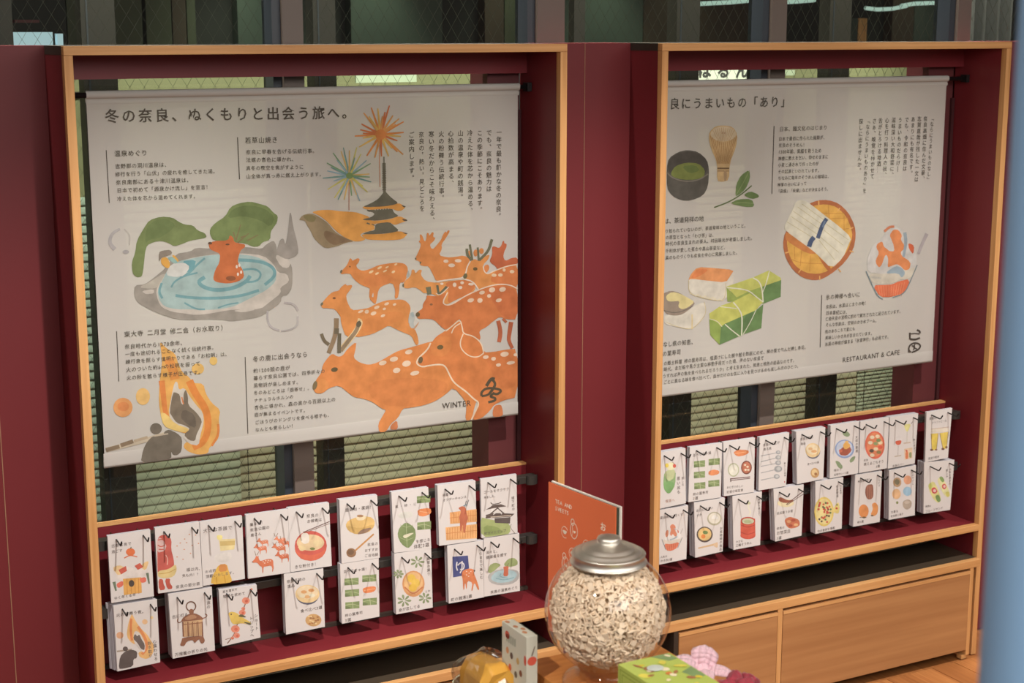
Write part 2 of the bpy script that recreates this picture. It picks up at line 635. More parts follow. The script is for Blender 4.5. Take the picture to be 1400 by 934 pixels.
# windows: panes between aluminium mullions, crossed wire in the glass, passage beyond
WX = [-0.09, 0.632, 1.356, 2.05, 2.803, 3.50, 4.4]
WW = [.052, .052, .052, .081, .052, .052]
wire_done = 0
YG = 0.30
for i in range(6):
    x0, x1 = WX[i], WX[i + 1]
    win = struct(MB().box(x0, x0 + WW[i], 0.235, 0.29, 0.0, 3.15).build('window_%d' % (i + 1), M['mull'], base=(x0, 0.26, 0)))
    MB().box(x0 - 0.022, x0 - 0.0005, 0.248, 0.315, 0.0, 3.15).build('gasket', M['mull_side'], win)  # mullion's left side, its shade put into a darker colour
    MB().box(x0 + .0005, x0 + WW[i] - .0005, 0.2905, 0.33, 0.0, 3.15).build('rear_channel', M['mull_side'], win)
    pane = MB().add([(x0 + WW[i], YG, 0.3), (x1 - .023, YG, 0.3), (x1 - .023, YG, 3.1), (x0 + WW[i], YG, 3.1)], [(0, 1, 2, 3)]).build('pane', M['pane'], win)
    mb = MB()
    w = 0.00045
    st = 0.034
    za, zb = 0.70, 2.05
    a, b = x0 + WW[i] + .001, x1 - .023
    n0 = int((a - (zb - za)) / st) - 1
    n1 = int((b + (zb - za)) / st) + 1
    for sgn in (1, -1):
        for q in range(n0, n1):
            # line x = q*st + sgn*(z-za)*0.62
            pts = []
            for z in (za, zb):
                pts.append((q * st + sgn * (z - za) * 0.62, z))
            (xa, z_a), (xb, z_b) = pts
            if xb == xa:
                continue
            def clip(xx):
                return z_a + (xx - xa) / (xb - xa) * (z_b - z_a)
            lo, hi = min(xa, xb), max(xa, xb)
            c0, c1 = max(lo, a), min(hi, b)
            if c1 - c0 < .004:
                continue
            zc0, zc1 = clip(c0), clip(c1)
            yy = YG + 0.0012 + (0.0003 if sgn > 0 else 0)
            mb.add([(c0, yy, zc0 - w), (c1, yy, zc1 - w), (c1, yy, zc1 + w), (c0, yy, zc0 + w),
                    (c0, yy + .0008, zc0 - w), (c1, yy + .0008, zc1 - w), (c1, yy + .0008, zc1 + w), (c0, yy + .0008, zc0 + w)],
                   [(0, 1, 2, 3), (7, 6, 5, 4), (3, 2, 6, 7), (1, 0, 4, 5)])
    wo = mb.build('wire_mesh', M['wire'], win)
    wo['kind'] = 'stuff'

# dark steel posts standing behind the glass
for j, (xa, xb, yp) in enumerate(((145, 189, 700), (442, 471, 620), (915, 945, 560), (1115, 1143, 545))):
    A, B = atY(xa, yp, 0.42), atY(xb, yp, 0.42)
    t = thing('steel_post', ('dark steel post behind the glass at the left end of the winter banner', 'dark steel post behind the glass right of the middle mullion of the winter banner',
                             'dark steel post behind the glass at the left end of the restaurant banner', 'dark steel post behind the glass near the right end of the restaurant banner')[j],
              'post', ((A.x + B.x) / 2, 0.43, 0))
    MB().box(A.x, B.x, 0.42, 0.47, 0, 3.1).build('shaft', M['darkpost'], t)
    MB().box(A.x + .012, A.x + .016, 0.4185, 0.4205, 0, 3.1).build('joint_line', M['mull_side'], t)
A, B = atY(785, 30, 0.42), atY(800, 30, 0.42)
t = thing('steel_post', 'thin black post behind the glass above the red gap between the alcoves', 'post', (A.x, .43, 0))
MB().box(A.x, B.x, 0.42, 0.45, 0, 3.1).build('shaft', M['darkpost'], t)

M['notice'] = pmat('pale_notice', (168, 182, 158), 0.8)
# pale screen with stacked slats beyond the glass
scr = struct(box('trim_1', -0.4, 5.0, 0.70, 0.74, 0, 1.80, M['screen']))
for cx, lbl in ((atY(160 + 145, 115, .70).x, 0),):
    pass
jt = MB().box(-0.4, 5.0, 0.695, 0.7005, 1.742, 1.747)
jt.build('joint', M['dark'], scr)


def blind(x0, x1, z0, z1, pitch, mat, Y, label):
    t = thing('slatted_blind', label, 'blind', ((x0 + x1) / 2, Y, z0), 'slatted blinds behind the glass')
    n = int((z1 - z0) / pitch)
    m = MB()
    r = pitch
    prof = [(0, 0.0), (-.0005, .03), (-.0007, .25), (-.0006, .55), (-.0003, .85), (0, 1.0)]
    vs = []
    for X in (x0, x1):
        for dy, f in prof:
            vs.append((X, Y + dy, f * r))
    k_ = len(prof)
    fs = [(i, i + 1, k_ + i + 1, k_ + i) for i in range(k_ - 1)]
    m.add(vs, fs)
    first = m.build('slat', mat, None, smooth=True)
    me = first.data
    bpy.data.objects.remove(first)
    for i in range(n):
        o = bpy.data.objects.new('slat', me)
        COL.objects.link(o)
        o.parent = t
        o.location = Vector((0, 0, z0 + i * pitch)) - Vector(t['_w'])
    MB().box(x0 + .01, x1 - .01, Y + .001, 0.6995, z1 - .06, z1 - .035).build('mounting_rail', M['dark'], t)
    MB().box(x0 + .02, x0 + .022, Y - .0125, Y - .0115, z0, z0 + n * pitch).build('cord', M['wire'], t)
    return t


def bx(px, py):
    return atY(px, py, 0.60).x


blind(bx(60, 680), bx(171, 690), 0.55, 1.50, 0.0235, M['slat3'], 0.60, 'blue-grey slatted blind left of the first steel post')
blind(bx(173, 690), bx(329, 650), 0.55, 1.50, 0.0235, M['slat2'], 0.60, 'sea-green slatted blind under the left part of the winter banner')
blind(bx(330, 650), bx(455, 650), 0.55, 1.50, 0.0235, M['slat'], 0.615, 'olive slatted blind set slightly back, beside the middle mullion')
blind(bx(457, 650), bx(760, 600), 0.55, 1.50, 0.0235, M['slat'], 0.60, 'olive slatted blind under the right part of the winter banner')
blind(bx(850, 600), bx(1045, 560), 0.55, 1.50, 0.0235, M['slat'], 0.60, 'olive slatted blind under the left part of the restaurant banner')
blind(bx(1046, 560), bx(1169, 560), 0.55, 1.50, 0.0235, M['slat'], 0.60, 'olive slatted blind under the middle of the restaurant banner')
blind(bx(1170, 560), bx(1330, 530), 0.60, 1.50, 0.0125, M['slat2'], 0.60, 'fine-slatted sea-green blind at the right end of the restaurant banner')

# white lit sign seen in the slot above the restaurant banner
A, B = atY(900, 96, 0.66), atY(1024, 110, 0.66)
sg = thing('hanging_sign', 'white sign with large dark letters seen above the restaurant banner', 'sign', ((A.x + B.x) / 2, .665, B.z))
MB().box(A.x, B.x, 0.66, 0.675, B.z, A.z + 0.05).build('sign_face', M['sign'], sg)
pr = Print(0.66, (200, 200, 190), 0.7)
pr.frame(0, 0, 1).T('とはるん', 924, 97, 1027, 97, c=(50, 50, 45), k=0.7, bold=.04)
pr.build(sg)
for a, b, c_, d, l in ((118, 128, 104, 118, 'small white notice in the slot above the winter banner, left end'), (130, 139, 104, 118, 'narrow white notice beside the first steel post'),
                       (487, 570, 99, 112, 'pale green notice board in the slot above the winter banner'), (1069, 1087, 96, 103, 'small cream notice right of the white sign')):
    A, B = atY(a, c_, 0.67), atY(b, d, 0.67)
    tag(MB().box(A.x, B.x, 0.672, 0.68, B.z, A.z).build('notice', M['white_paper'] if False else M['notice'], base=(A.x, .675, B.z)), l, 'notice')

# far side of the passage
YF = 2.05
back = struct(box('wall_back', -2.0, 7.5, YF + .06, YF + .12, 0, 3.2, M['farD']))
pan = [(-60, 92, 'farD'), (92, 128, 'farA'), (155, 196, 'farA'), (200, 236, 'farA'), (236, 256, 'farB'), (256, 269, 'farA'), (325, 372, 'farC'), (411, 458, 'farC'),
       (480, 606, 'farC'), (663, 690, 'farB'), (690, 730, 'farA'), (768, 880, 'farC'), (880, 925, 'farB'), (956, 1033, 'farB'), (1071, 1133, 'farD'),
       (1150, 1163, 'farD'), (1220, 1250, 'farB'), (1250, 1294, 'farC')]
for a, b, m in pan:
    A, B = atY(a, 30, YF), atY(b, 30, YF)
    box('panel', A.x, B.x - .004, YF, YF + .058, 0, 3.1, M[m], back)


def far_box(name, a, b, c_, d, mat, Y, label, cat, th=.03):
    A, B = atY(a, c_, Y), atY(b, d, Y)
    zl = 0.0 if name != 'far_shelf' else B.z
    return tag(MB().box(A.x, B.x, Y, Y + th, zl, A.z).build(name, mat, base=(A.x, Y, zl)), label, cat)


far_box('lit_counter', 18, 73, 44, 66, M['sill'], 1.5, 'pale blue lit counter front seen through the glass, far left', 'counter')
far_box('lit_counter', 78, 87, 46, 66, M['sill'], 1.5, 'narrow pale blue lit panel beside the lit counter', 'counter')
far_box('far_shelf', 20, 54, 27, 31, M['post'], 1.52, 'thin brown shelf in the dark above the lit counter', 'shelf')
far_box('far_cabinet', 1164, 1172, 25, 66, M['farC'], 1.9, 'grey cabinet side beyond the glass, right', 'cabinet')
far_box('far_cabinet', 1173, 1184, 25, 66, M['oak_z'], 1.9, 'small orange wooden cabinet beyond the glass, right', 'cabinet')
far_box('far_carton', 1286, 1291, 47, 66, M['oak_z'], 1.9, 'small tan carton beyond the glass near the dark curtain', 'carton')
# pale streaks, put in as glowing tubes
for pts, l in (([(1183, 11), (1200, 13), (1220, 12), (1240, 8)], 'lower pale curved tube light beyond the glass'), ([(1232, 8), (1250, 5), (1275, 4), (1296, 6)], 'upper pale curved tube light beyond the glass'),
               ([(920, 6), (960, 5), (1000, 3), (1032, 0)], 'long pale tube light beyond the glass above the restaurant alcove'), ([(1072, 3), (1090, 2), (1114, 0)], 'short pale tube light right of the third mullion')):
    P_ = [atY(x, y, 1.5 + 0.1 * (pts[0][0] % 4)) for x, y in pts]
    o = MB().tube(P_, 0.008, 8).build('tube_light', M['tube'], smooth=True, base=tuple(P_[0]))
    tag(o, l, 'lamp')
    o['_w'] = tuple(P_[0])
    h_ = MB()
    for e_ in (P_[0], P_[-1]):
        h_.box(e_.x - .001, e_.x + .001, e_.y - .001, e_.y + .001, e_.z, 3.2)
    h_.build('suspension_wire', M['wire'], o)
# dark curtain behind the glass, right end
cb = MB()
A, B = atY(1296, 30, 0.5), atY(1376, 30, 0.5)
n = 60
vs = []
for z in (0.4, 3.1):
    for i in range(n + 1):
        t_ = i / n
        vs.append((A.x + (B.x - A.x) * t_, 0.5 + 0.022 * math.sin(t_ * 31) + .01 * math.sin(t_ * 57), z))
cb.add(vs, [(i, i + 1, n + 2 + i, n + 1 + i) for i in range(n)])
tag(cb.build('curtain', pmat('charcoal_curtain', (62, 62, 62), 0.9), smooth=True, base=(A.x, .5, .4)), 'charcoal pleated curtain behind the glass above the right end', 'curtain')
A, B = atY(-60, 30, 0.36), atY(17, 30, 0.36)
tag(MB().box(A.x, B.x, .36, .44, 0, 3.1).build('column', M['darkpost'], base=(A.x, .4, 0)), 'dark column behind the glass at the far left', 'column')

# ------------------------------------------------------------------ display alcoves
hook_mesh = None


def hook_mb():
    m = MB()
    m.tube([(0, 0.052, 0.001), (0, 0.0, 0.0), (0, -0.034, -0.004), (0, -0.0395, -0.0025), (0, -0.046, 0.008)], 0.0019, 6)
    return m


_h = hook_mb().build('hook', M['hook'], smooth=True)
hook_mesh = _h.data
bpy.data.objects.remove(_h)

ZU, ZL = 0.7455, 0.5835     # rail heights
alcoves = []
for ai, (x0, x1, lab) in enumerate(((0.785, 2.001, 'oak-edged dark red display alcove holding the winter banner'),
                                    (2.279, 3.487, 'oak-edged dark red display alcove holding the restaurant banner'))):
    u = thing('display_alcove', lab, 'display shelf', ((x0 + x1) / 2, 0.09, 0), 'red display alcoves')
    T_ = 0.019
    for s_, (a, b) in enumerate(((x0, x0 + T_), (x1 - T_, x1))):
        box('side_panel', a + .0004, b - .0004, 0.0205, 0.203, 0.0, ZT - T_, M['red'], u)
        box('edge_strip', a, b, 0.0, 0.020, 0.0, ZT - T_ - .0004, M['oak_z'], u, bevel=.0007)
    box('top_panel', x0, x1, 0.0205, 0.233, ZT - T_, ZT, M['dark'], u)  # coloured dark against red bounce, extended back to shade the cap
    box('top_strip', x0, x1, 0.0, 0.020, ZT - T_, ZT, M['oak_x'], u, bevel=.0007)
    box('header_board', x0 + T_, x1 - T_, 0.168, 0.186, 1.793, ZT - T_, M['red'], u)
    box('back_board', x0 + T_, x1 - T_, 0.170, 0.188, 0.421, 0.7665, M['red'], u)
    box('back_cap', x0 + T_, x1 - T_, 0.169, 0.190, 0.767, 0.7725, M['oak_x'], u)
    box('shelf', x0 + T_, x1 - T_, 0.0205, 0.188, 0.401, 0.4205, M['red'], u)
    box('shelf_strip', x0 + T_, x1 - T_, 0.0, 0.020, 0.401, 0.4205, M['oak_x'], u, bevel=.0007)
    box('rear_lip', x0 + T_, x1 - T_, 0.158, 0.1695, 0.421, 0.430, M['rail_lip'], u)
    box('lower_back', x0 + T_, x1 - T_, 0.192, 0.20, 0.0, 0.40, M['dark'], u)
    for z in (ZU, ZL):
        r = box('rail', x0 + T_ + .002, x1 - T_ - .004, 0.1025, 0.1105, z - 0.0095, z + 0.0095, M['rail'], u, bevel=.001)
        box('rail_lip', x0 + T_ + .002, x1 - T_ - .004, 0.1106, 0.128, z + .007, z + 0.0093, M['rail'], r)
        for xe in (x0 + T_ + .03, x1 - T_ - .021):
            bl = MB()
            pts = []
            for q in range(9):
                t_ = math.pi * q / 8
                pts.append((0.0165 * math.cos(t_) * (1 if xe > (x0 + x1) / 2 else -1), -0.012 * math.sin(t_)))
            vs = [(xe + p[0], 0.102 + p[1], zz) for zz in (z - .0115, z + .0115) for p in pts]
            fs = [(q, q + 1, 9 + q + 1, 9 + q) for q in range(8)] + [tuple(range(9)), tuple(range(17, 8, -1)), (0, 9, 17, 8)]
            bl.add(vs, fs)
            bl.build('end_bracket', M['rail'], r)
        for qx in range(0):
            pass
        if z == ZU:
            u['_ru'] = r.name
            ru = r
        else:
            rl = r
    # narrow shadow gap between side panel and post
    box('post_gap', x1 - T_ - .012, x1 - T_ - .0015, 0.196, 0.2045, 0.773, 1.70, M['seam_dark'], u)
    alcoves.append((u, ru, rl))

# drawer cabinets under the shelves
def cabinet(x0, x1, split, ex0, ex1, label):
    c = thing('drawer_cabinet', label, 'cabinet', ((x0 + x1) / 2, .08, 0), 'oak drawer cabinets under the alcoves')
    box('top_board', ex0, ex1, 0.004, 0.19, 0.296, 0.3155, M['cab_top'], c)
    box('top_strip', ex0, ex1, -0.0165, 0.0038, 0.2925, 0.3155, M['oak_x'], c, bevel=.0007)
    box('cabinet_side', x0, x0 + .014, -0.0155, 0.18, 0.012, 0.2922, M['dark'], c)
    box('cabinet_side', x1 - .014, x1, -0.0155, 0.18, 0.012, 0.2922, M['oak_z'], c)
    box('divider', split - .008, split + .008, -0.0165, 0.18, 0.03, 0.2922, M['oak_z'], c)
    box('gap_shadow', x0 + .0145, x1 - .0145, 0.0, 0.01, 0.03, 0.2922, M['dark'], c)
    for a, b in ((x0 + .016, split - .010), (split + .010, x1 - .016)):
        d = box('drawer_front', a, b, -0.0175, -0.0005, 0.03, 0.2865 - .002, M['oak_front'], c, bevel=.0008)
        box('drawer_lip', a, b, -0.0185, -0.0176, 0.2755, 0.2845, M['oak_x'], d)
    for fx in (x0 + .005, x1 - .028):
        box('foot', fx, fx + .02, -0.012, 0.008, 0.0, 0.0118, M['oak_z'], c)
    return c


cabinet(2.341, 3.442, 2.703, 2.300, 3.466, 'oak drawer cabinet under the restaurant alcove with two drawer fronts')
cabinet(0.83, 1.955, 1.30, 0.806, 1.980, 'oak drawer cabinet under the winter alcove, mostly hidden')
for a in (1.22, 2.92):
    pass
# ------------------------------------------------------------------ banners
YB = 0.150
OR1, OR2, OR3 = (222, 140, 75), (208, 120, 65), (195, 100, 60)
W = (206, 196, 180)
BR = (112, 108, 84)


def banner(x0, x1, z0, z1, rx0, rx1, label):
    b = thing('hanging_banner', label, 'banner', ((x0 + x1) / 2, YB, z1), 'printed cloth banners')
    nx = 60
    m = MB()
    vs = []
    zz = [z0 + .034, z0 + .3, z1 - .3, z1 - .028]
    for z in zz:
        for i in range(nx + 1):
            vs.append((x0 + (x1 - x0) * i / nx, YB, z))
    m.add(vs, [(j * (nx + 1) + i, j * (nx + 1) + i + 1, (j + 1) * (nx + 1) + i + 1, (j + 1) * (nx + 1) + i) for j in range(len(zz) - 1) for i in range(nx)])
    m.build('cloth', M['cloth'], b)
    # top hem: pocket rolled round the rod
    m = MB()
    prof = []
    for q in range(9):
        t = -math.pi / 2 + math.pi * q / 8
        prof.append((YB - 0.009 * math.cos(t) + .001, z1 - .009 + 0.009 * math.sin(t)))
    prof = [(YB - .0005, z1 - .03), (YB - .002, z1 - .024)] + prof + [(YB + .008, z1 - .012), (YB + .004, z1 - .026)]
    vs = []
    for X in (x0 - .001, x1 + .003):
        for y, z in prof:
            vs.append((X, y, z))
    k = len(prof)
    m.add(vs, [(i, i + 1, k + i + 1, k + i) for i in range(k - 1)])
    m.build('top_hem', M['cloth'], b, smooth=True)
    m = MB()
    prof = [(YB - .0002, z0 + .0345), (YB - .0005, z0 + .033), (YB - .0006, z0 + .02), (YB - .0006, z0 + .006), (YB - .0003, z0), (YB + .004, z0 + .001), (YB + .005, z0 + .012), (YB + .001, z0 + .034)]
    vs = []
    for X in (x0 - .002, x1 + .001):
        for y, z in prof:
            vs.append((X, y, z))
    k = len(prof)
    m.add(vs, [(i, i + 1, k + i + 1, k + i) for i in range(k - 1)])
    m.build('bottom_hem', M['cloth'], b, smooth=True)
    MB().tube([(rx0, YB, z1 - .010), (rx1, YB, z1 - .010)], 0.0062, 12).build('rod', M['rod'], b, smooth=True)
    for xx, s in ((rx0, 1), (rx1, -1)):
        MB().box(min(xx, xx + s * .012), max(xx, xx + s * .012), YB - .011, YB + .014, z1 - .021, z1 + .001).build('rod_bracket', M['rod'], b)
    return b


PA = atY(117, 119, YB)
PB = atY(707.5, 567, YB)
ban1 = banner(PA.x, PB.x, PB.z, 1.769, 0.8055, 1.9795, 'white winter travel banner printed with orange deer, pagoda, fireworks and a hot spring')
PC = atY(1294.5, 106, YB)
PD = atY(1272, 495, YB)
ban2 = banner(PC.x - (PB.x - PA.x), PC.x, PD.z, 1.769, 2.2995, 3.4655, 'white restaurant banner printed with tea whisk, noodles, wrapped sushi and shaved ice')

p = Print(YB - .0008, (206, 196, 180), (.49, .46, .405))
# --- hot spring
p.frame(140, 265, 5.0)
p.P([(205, 540), (200, 470), (225, 400), (235, 320), (280, 240), (320, 180), (400, 155), (480, 162), (520, 190), (560, 210), (620, 215), (650, 250), (700, 268), (715, 295), (690, 305), (600, 320), (540, 345), (490, 360), (450, 335), (400, 322), (350, 330), (305, 352), (292, 400), (285, 470), (278, 530), (270, 565), (240, 572), (220, 560)], (122, 136, 82))
p.P([(300, 230), (360, 180), (440, 170), (500, 210), (470, 250), (400, 300), (330, 310), (290, 340)], (112, 128, 76))
p.P([(735, 240), (770, 200), (840, 155), (875, 90), (930, 65), (1010, 52), (1080, 70), (1130, 85), (1170, 130), (1200, 150), (1195, 195), (1170, 230), (1150, 260), (1148, 315), (1095, 330), (1070, 360), (1030, 362), (980, 340), (900, 330), (760, 322), (735, 280)], (124, 140, 84))
p.P([(850, 170), (890, 100), (1000, 75), (1110, 100), (1180, 160), (1150, 230), (1080, 180), (960, 150)], (110, 126, 74))
p.P([(215, 690), (220, 625), (290, 620), (350, 575), (430, 510), (500, 410), (600, 395), (640, 368), (740, 375), (860, 360), (1000, 365), (1090, 378), (1120, 345), (1170, 318), (1188, 350), (1195, 400), (1230, 440), (1285, 470), (1300, 520), (1298, 640), (1268, 692), (1225, 700), (1220, 745), (1150, 795), (1080, 842), (960, 862), (880, 872), (820, 862), (700, 858), (600, 865), (500, 858), (400, 825), (320, 790), (240, 745)], (160, 152, 138))
p.P([(245, 640), (330, 600), (420, 540), (440, 570), (380, 640), (330, 650)], (186, 178, 160))
p.P([(380, 735), (365, 660), (400, 600), (470, 480), (560, 450), (700, 420), (930, 405), (1100, 420), (1170, 480), (1200, 540), (1260, 545), (1280, 600), (1215, 640), (1220, 680), (1150, 735), (1080, 790), (950, 790), (860, 795), (760, 815), (640, 830), (560, 818), (480, 808), (410, 780)], W)
p.P([(265, 665), (350, 650), (355, 680), (300, 688)], W)
p.P([(1175, 420), (1240, 420), (1290, 470), (1270, 510), (1220, 500)], W)
p.P([(890, 800), (950, 790), (960, 770), (1060, 790), (960, 812)], W)
p.P([(375, 660), (410, 590), (450, 510), (520, 460), (620, 440), (720, 420), (900, 410), (1040, 425), (1140, 470), (1190, 540), (1185, 600), (1120, 660), (1040, 700), (960, 740), (900, 770), (800, 790), (700, 795), (600, 790), (500, 790), (420, 770), (385, 720)], (168, 190, 182))
TL = (118, 162, 162)
for pts, w in (([(700, 570), (650, 600), (690, 640), (780, 662), (900, 645), (985, 600), (1010, 560)], 26), ([(500, 695), (600, 712), (800, 715), (950, 698), (1070, 660)], 20), ([(1110, 622), (1180, 565), (1175, 510), (1110, 470), (1010, 455), (930, 452)], 22),
               ([(530, 570), (600, 540), (640, 490), (700, 440)], 14), ([(410, 715), (385, 670), (405, 610)], 16), ([(470, 640), (490, 600), (560, 560), (650, 540)], 12), ([(960, 520), (1040, 510), (1090, 545), (1060, 600), (960, 605)], 14), ([(560, 745), (640, 790), (700, 790)], 12), ([(790, 780), (860, 755), (930, 745)], 10)):
    p.S(pts, w, TL)
p.P([(540, 460), (640, 450), (630, 500), (590, 540), (560, 520), (590, 490)], (108, 158, 160))
p.P([(385, 400), (410, 388), (465, 382), (480, 410), (430, 430), (400, 440), (385, 470)], (144, 132, 116))
p.P([(465, 480), (560, 470), (600, 500), (560, 560), (500, 570), (430, 555)], (214, 212, 200))
p.P([(400, 440), (440, 430), (465, 480), (455, 510), (430, 505), (400, 475)], (226, 168, 78))
p.P([(472, 418), (495, 420), (525, 460), (508, 470)], (226, 172, 82))
p.P([(440, 435), (480, 430), (520, 470), (490, 480)], (150, 184, 172))
p.P([(725, 345), (760, 322), (860, 320), (870, 280), (895, 300), (900, 330), (940, 340), (975, 345), (975, 365), (945, 385), (930, 430), (925, 470), (960, 520), (970, 570), (930, 600), (860, 615), (780, 605), (755, 585), (770, 520), (800, 470), (805, 410), (770, 395), (735, 380)], (203, 112, 62))
for pts in ([(910, 325), (945, 210)], [(925, 335), (1000, 270)], [(990, 320), (1065, 280)], [(895, 260), (908, 310)], [(945, 300), (975, 285)]):
    p.S(pts, 10, (132, 118, 78), .4)
p.E(736, 338, 14, 9, (100, 70, 50)).E(855, 346, 14, 6, (110, 72, 48)).E(878, 578, 34, 17, (150, 88, 52))
for x, y in ((918, 498), (936, 488), (926, 550), (948, 536)):
    p.E(x, y, 7, 12, (236, 220, 200))
p.P([(1185, 410), (1195, 370), (1215, 310), (1240, 305), (1250, 350), (1262, 295), (1270, 240), (1280, 130), (1290, 130), (1305, 230), (1330, 320), (1342, 400), (1320, 430), (1260, 450), (1210, 425)], (162, 154, 142))
SM = (178, 172, 166)
p.S([(85, 380), (45, 335), (65, 270), (120, 240)], 30, SM, .5).E(160, 397, 22, 13, SM).S([(150, 240), (190, 280), (185, 350)], 8, (192, 184, 172))
p.S([(1240, 745), (1310, 752), (1338, 800)], 15, (190, 180, 172)).S([(1336, 838), (1335, 900), (1290, 930), (1220, 940)], 16, (186, 178, 170), .4).S([(1130, 800), (1125, 860), (1150, 915), (1210, 935)], 14, (186, 178, 172))
# --- fireworks
FO = [(226, 145, 75), (230, 188, 100), (212, 122, 70), (224, 160, 90)]
p.frame(400, 130, 8.235)
p.S([(975, 560), (985, 1035)], 9, (216, 150, 112))
p.ray_burst(990, 445, [(700, 462), (790, 485), (775, 325), (800, 200), (885, 140), (960, 150), (1090, 118), (1200, 265), (1250, 300), (1220, 465), (1180, 515), (1245, 670), (1180, 640), (1080, 690), (1000, 690), (925, 705), (835, 685), (750, 585), (760, 390), (1130, 230), (1250, 420), (860, 240), (1040, 190), (1160, 330), (880, 620), (1120, 600), (790, 430), (1010, 240)], FO, 30)
p.E(990, 445, 60, 60, (224, 140, 72))
FG = [(120, 160, 150), (214, 204, 110), (152, 180, 186), (132, 166, 120), (224, 186, 110)]
p.frame(400, 230, 8.235)
p.S([(635, 120), (635, 475)], 9, (190, 124, 96))
p.ray_burst(640, 85, [(340, 112), (395, 240), (390, 30), (455, -173), (545, -193), (572, -233), (722, -233), (832, -88), (878, -53), (865, 65), (885, 155), (845, 270), (758, 370), (665, 310), (580, 355), (510, 355), (470, 335), (460, 145), (385, -60), (640, -200), (700, -120), (770, -160), (500, -90), (870, 100), (720, 300), (430, -10), (790, 200), (560, 250)], FG, 24)
p.E(640, 85, 40, 36, (132, 160, 96))
# --- burning hill and pagoda
p.P([(215, 495), (300, 472), (420, 468), (540, 485), (700, 492), (790, 520), (860, 545), (900, 600), (930, 680), (900, 700), (780, 730), (760, 760), (830, 800), (760, 825), (690, 825), (600, 790), (480, 700), (400, 610), (320, 545), (260, 515)], (234, 166, 82))
p.P([(75, 575), (110, 530), (180, 510), (240, 515), (320, 560), (400, 620), (470, 710), (560, 770), (700, 825), (600, 840), (490, 885), (370, 905), (300, 850), (240, 790), (200, 700), (160, 640), (140, 590), (80, 585)], (158, 138, 104))
p.P([(360, 700), (440, 720), (560, 775), (680, 822), (560, 840), (470, 870), (400, 830), (350, 760)], (140, 114, 84))
p.P([(110, 535), (200, 520), (270, 550), (240, 610), (170, 600)], (136, 124, 82))
PG = (112, 108, 88)
EV = (232, 164, 80)
p.S([(1028, -130), (1030, 10)], 12, PG).S([(1029, -60), (1030, 10)], 36, PG).S([(1030, 5), (1035, 270)], 30, PG)
for q in range(12):
    p.E(1031, 20 + q * 20, 24, 6, (104, 98, 78))
p.P([(785, 430), (870, 440), (1040, 425), (1190, 388), (1275, 435), (1230, 478), (1180, 482), (1120, 455), (1000, 462), (860, 468), (800, 455)], EV)
p.P([(785, 435), (870, 400), (960, 350), (1010, 290), (1035, 250), (1070, 290), (1120, 340), (1190, 390), (1150, 410), (1040, 430), (900, 435)], PG)
p.P([(1215, 408), (1280, 432), (1255, 445)], (96, 84, 68))
p.P([(800, 590), (960, 592), (1110, 572), (1200, 535), (1300, 585), (1230, 612), (1150, 642), (1100, 615), (900, 625), (930, 680), (880, 650), (815, 615)], EV)
p.P([(830, 465), (870, 470), (1120, 450), (1140, 500), (1200, 540), (1100, 570), (960, 590), (790, 585), (800, 570), (880, 555), (930, 515), (890, 490), (850, 490)], PG)
for q in range(6):
    p.E(930 + q * 30, 468 - q * 2, 6, 5, W)
p.P([(1230, 568), (1295, 580), (1285, 597), (1245, 592)], (96, 84, 68))
p.P([(775, 745), (1000, 742), (1110, 728), (1200, 706), (1300, 735), (1240, 800), (1100, 812), (900, 808), (830, 800), (790, 770)], (230, 160, 74))
p.P([(930, 640), (960, 620), (1090, 605), (1130, 640), (1205, 705), (1100, 730), (900, 745), (775, 742), (860, 710), (920, 700), (930, 670)], PG)
p.P([(1225, 722), (1300, 732), (1280, 745)], (96, 84, 68))
p.S([(835, 618), (870, 630)], 20, PG, .4).S([(890, 628), (925, 645)], 10, PG)
# --- herd
p.frame(560, 300, 8.75)
p.P([(62, 475), (100, 400), (130, 330), (135, 290), (105, 265), (130, 245), (120, 180), (145, 180), (180, 270), (200, 240), (205, 160), (230, 165), (235, 200), (270, 150), (290, 160), (280, 210), (310, 220), (290, 260), (240, 300), (260, 350), (290, 350), (380, 240), (400, 180), (430, 140), (440, 160), (460, 125), (485, 140), (430, 230), (380, 300), (388, 350), (350, 430), (450, 455), (540, 450), (650, 430), (730, 480), (690, 560), (670, 620), (640, 690), (500, 720), (320, 745), (280, 660), (230, 560), (170, 560), (125, 545), (120, 500), (65, 485)], OR1)
p.E(72, 470, 10, 12, BR).E(130, 518, 9, 15, BR)
for x, y, a, b in ((435, 500, 30, 20), (580, 495, 40, 20), (503, 550, 40, 22)):
    p.E(x, y, a, b, (232, 208, 180))
p.P([(958, 490), (990, 420), (985, 330), (1010, 320), (1070, 345), (1100, 310), (1115, 255), (1130, 260), (1135, 290), (1160, 290), (1160, 330), (1130, 390), (1120, 450), (1145, 500), (1220, 460), (1292, 455), (1292, 540), (1160, 570), (1050, 600), (1030, 560), (970, 520)], (196, 102, 62))
p.P([(-85, 800), (-60, 740), (0, 690), (20, 650), (25, 600), (55, 600), (70, 650), (110, 600), (150, 605), (130, 660), (190, 740), (330, 760), (430, 740), (640, 720), (740, 745), (790, 800), (780, 850), (720, 890), (560, 960), (450, 1020), (400, 1010), (380, 960), (300, 900), (200, 880), (170, 885), (120, 840), (60, 810), (-40, 830)], (226, 152, 82))
p.P([(420, 750), (640, 722), (740, 745), (790, 800), (720, 890), (560, 960), (450, 1010), (470, 850)], (210, 124, 68))
p.E(-76, 790, 11, 22, BR)
for x, y, a, b in ((385, 770, 20, 14), (538, 782, 22, 26), (628, 758, 22, 18), (607, 815, 24, 18), (735, 775, 34, 16)):
    p.E(x, y, a, b, (232, 210, 184))
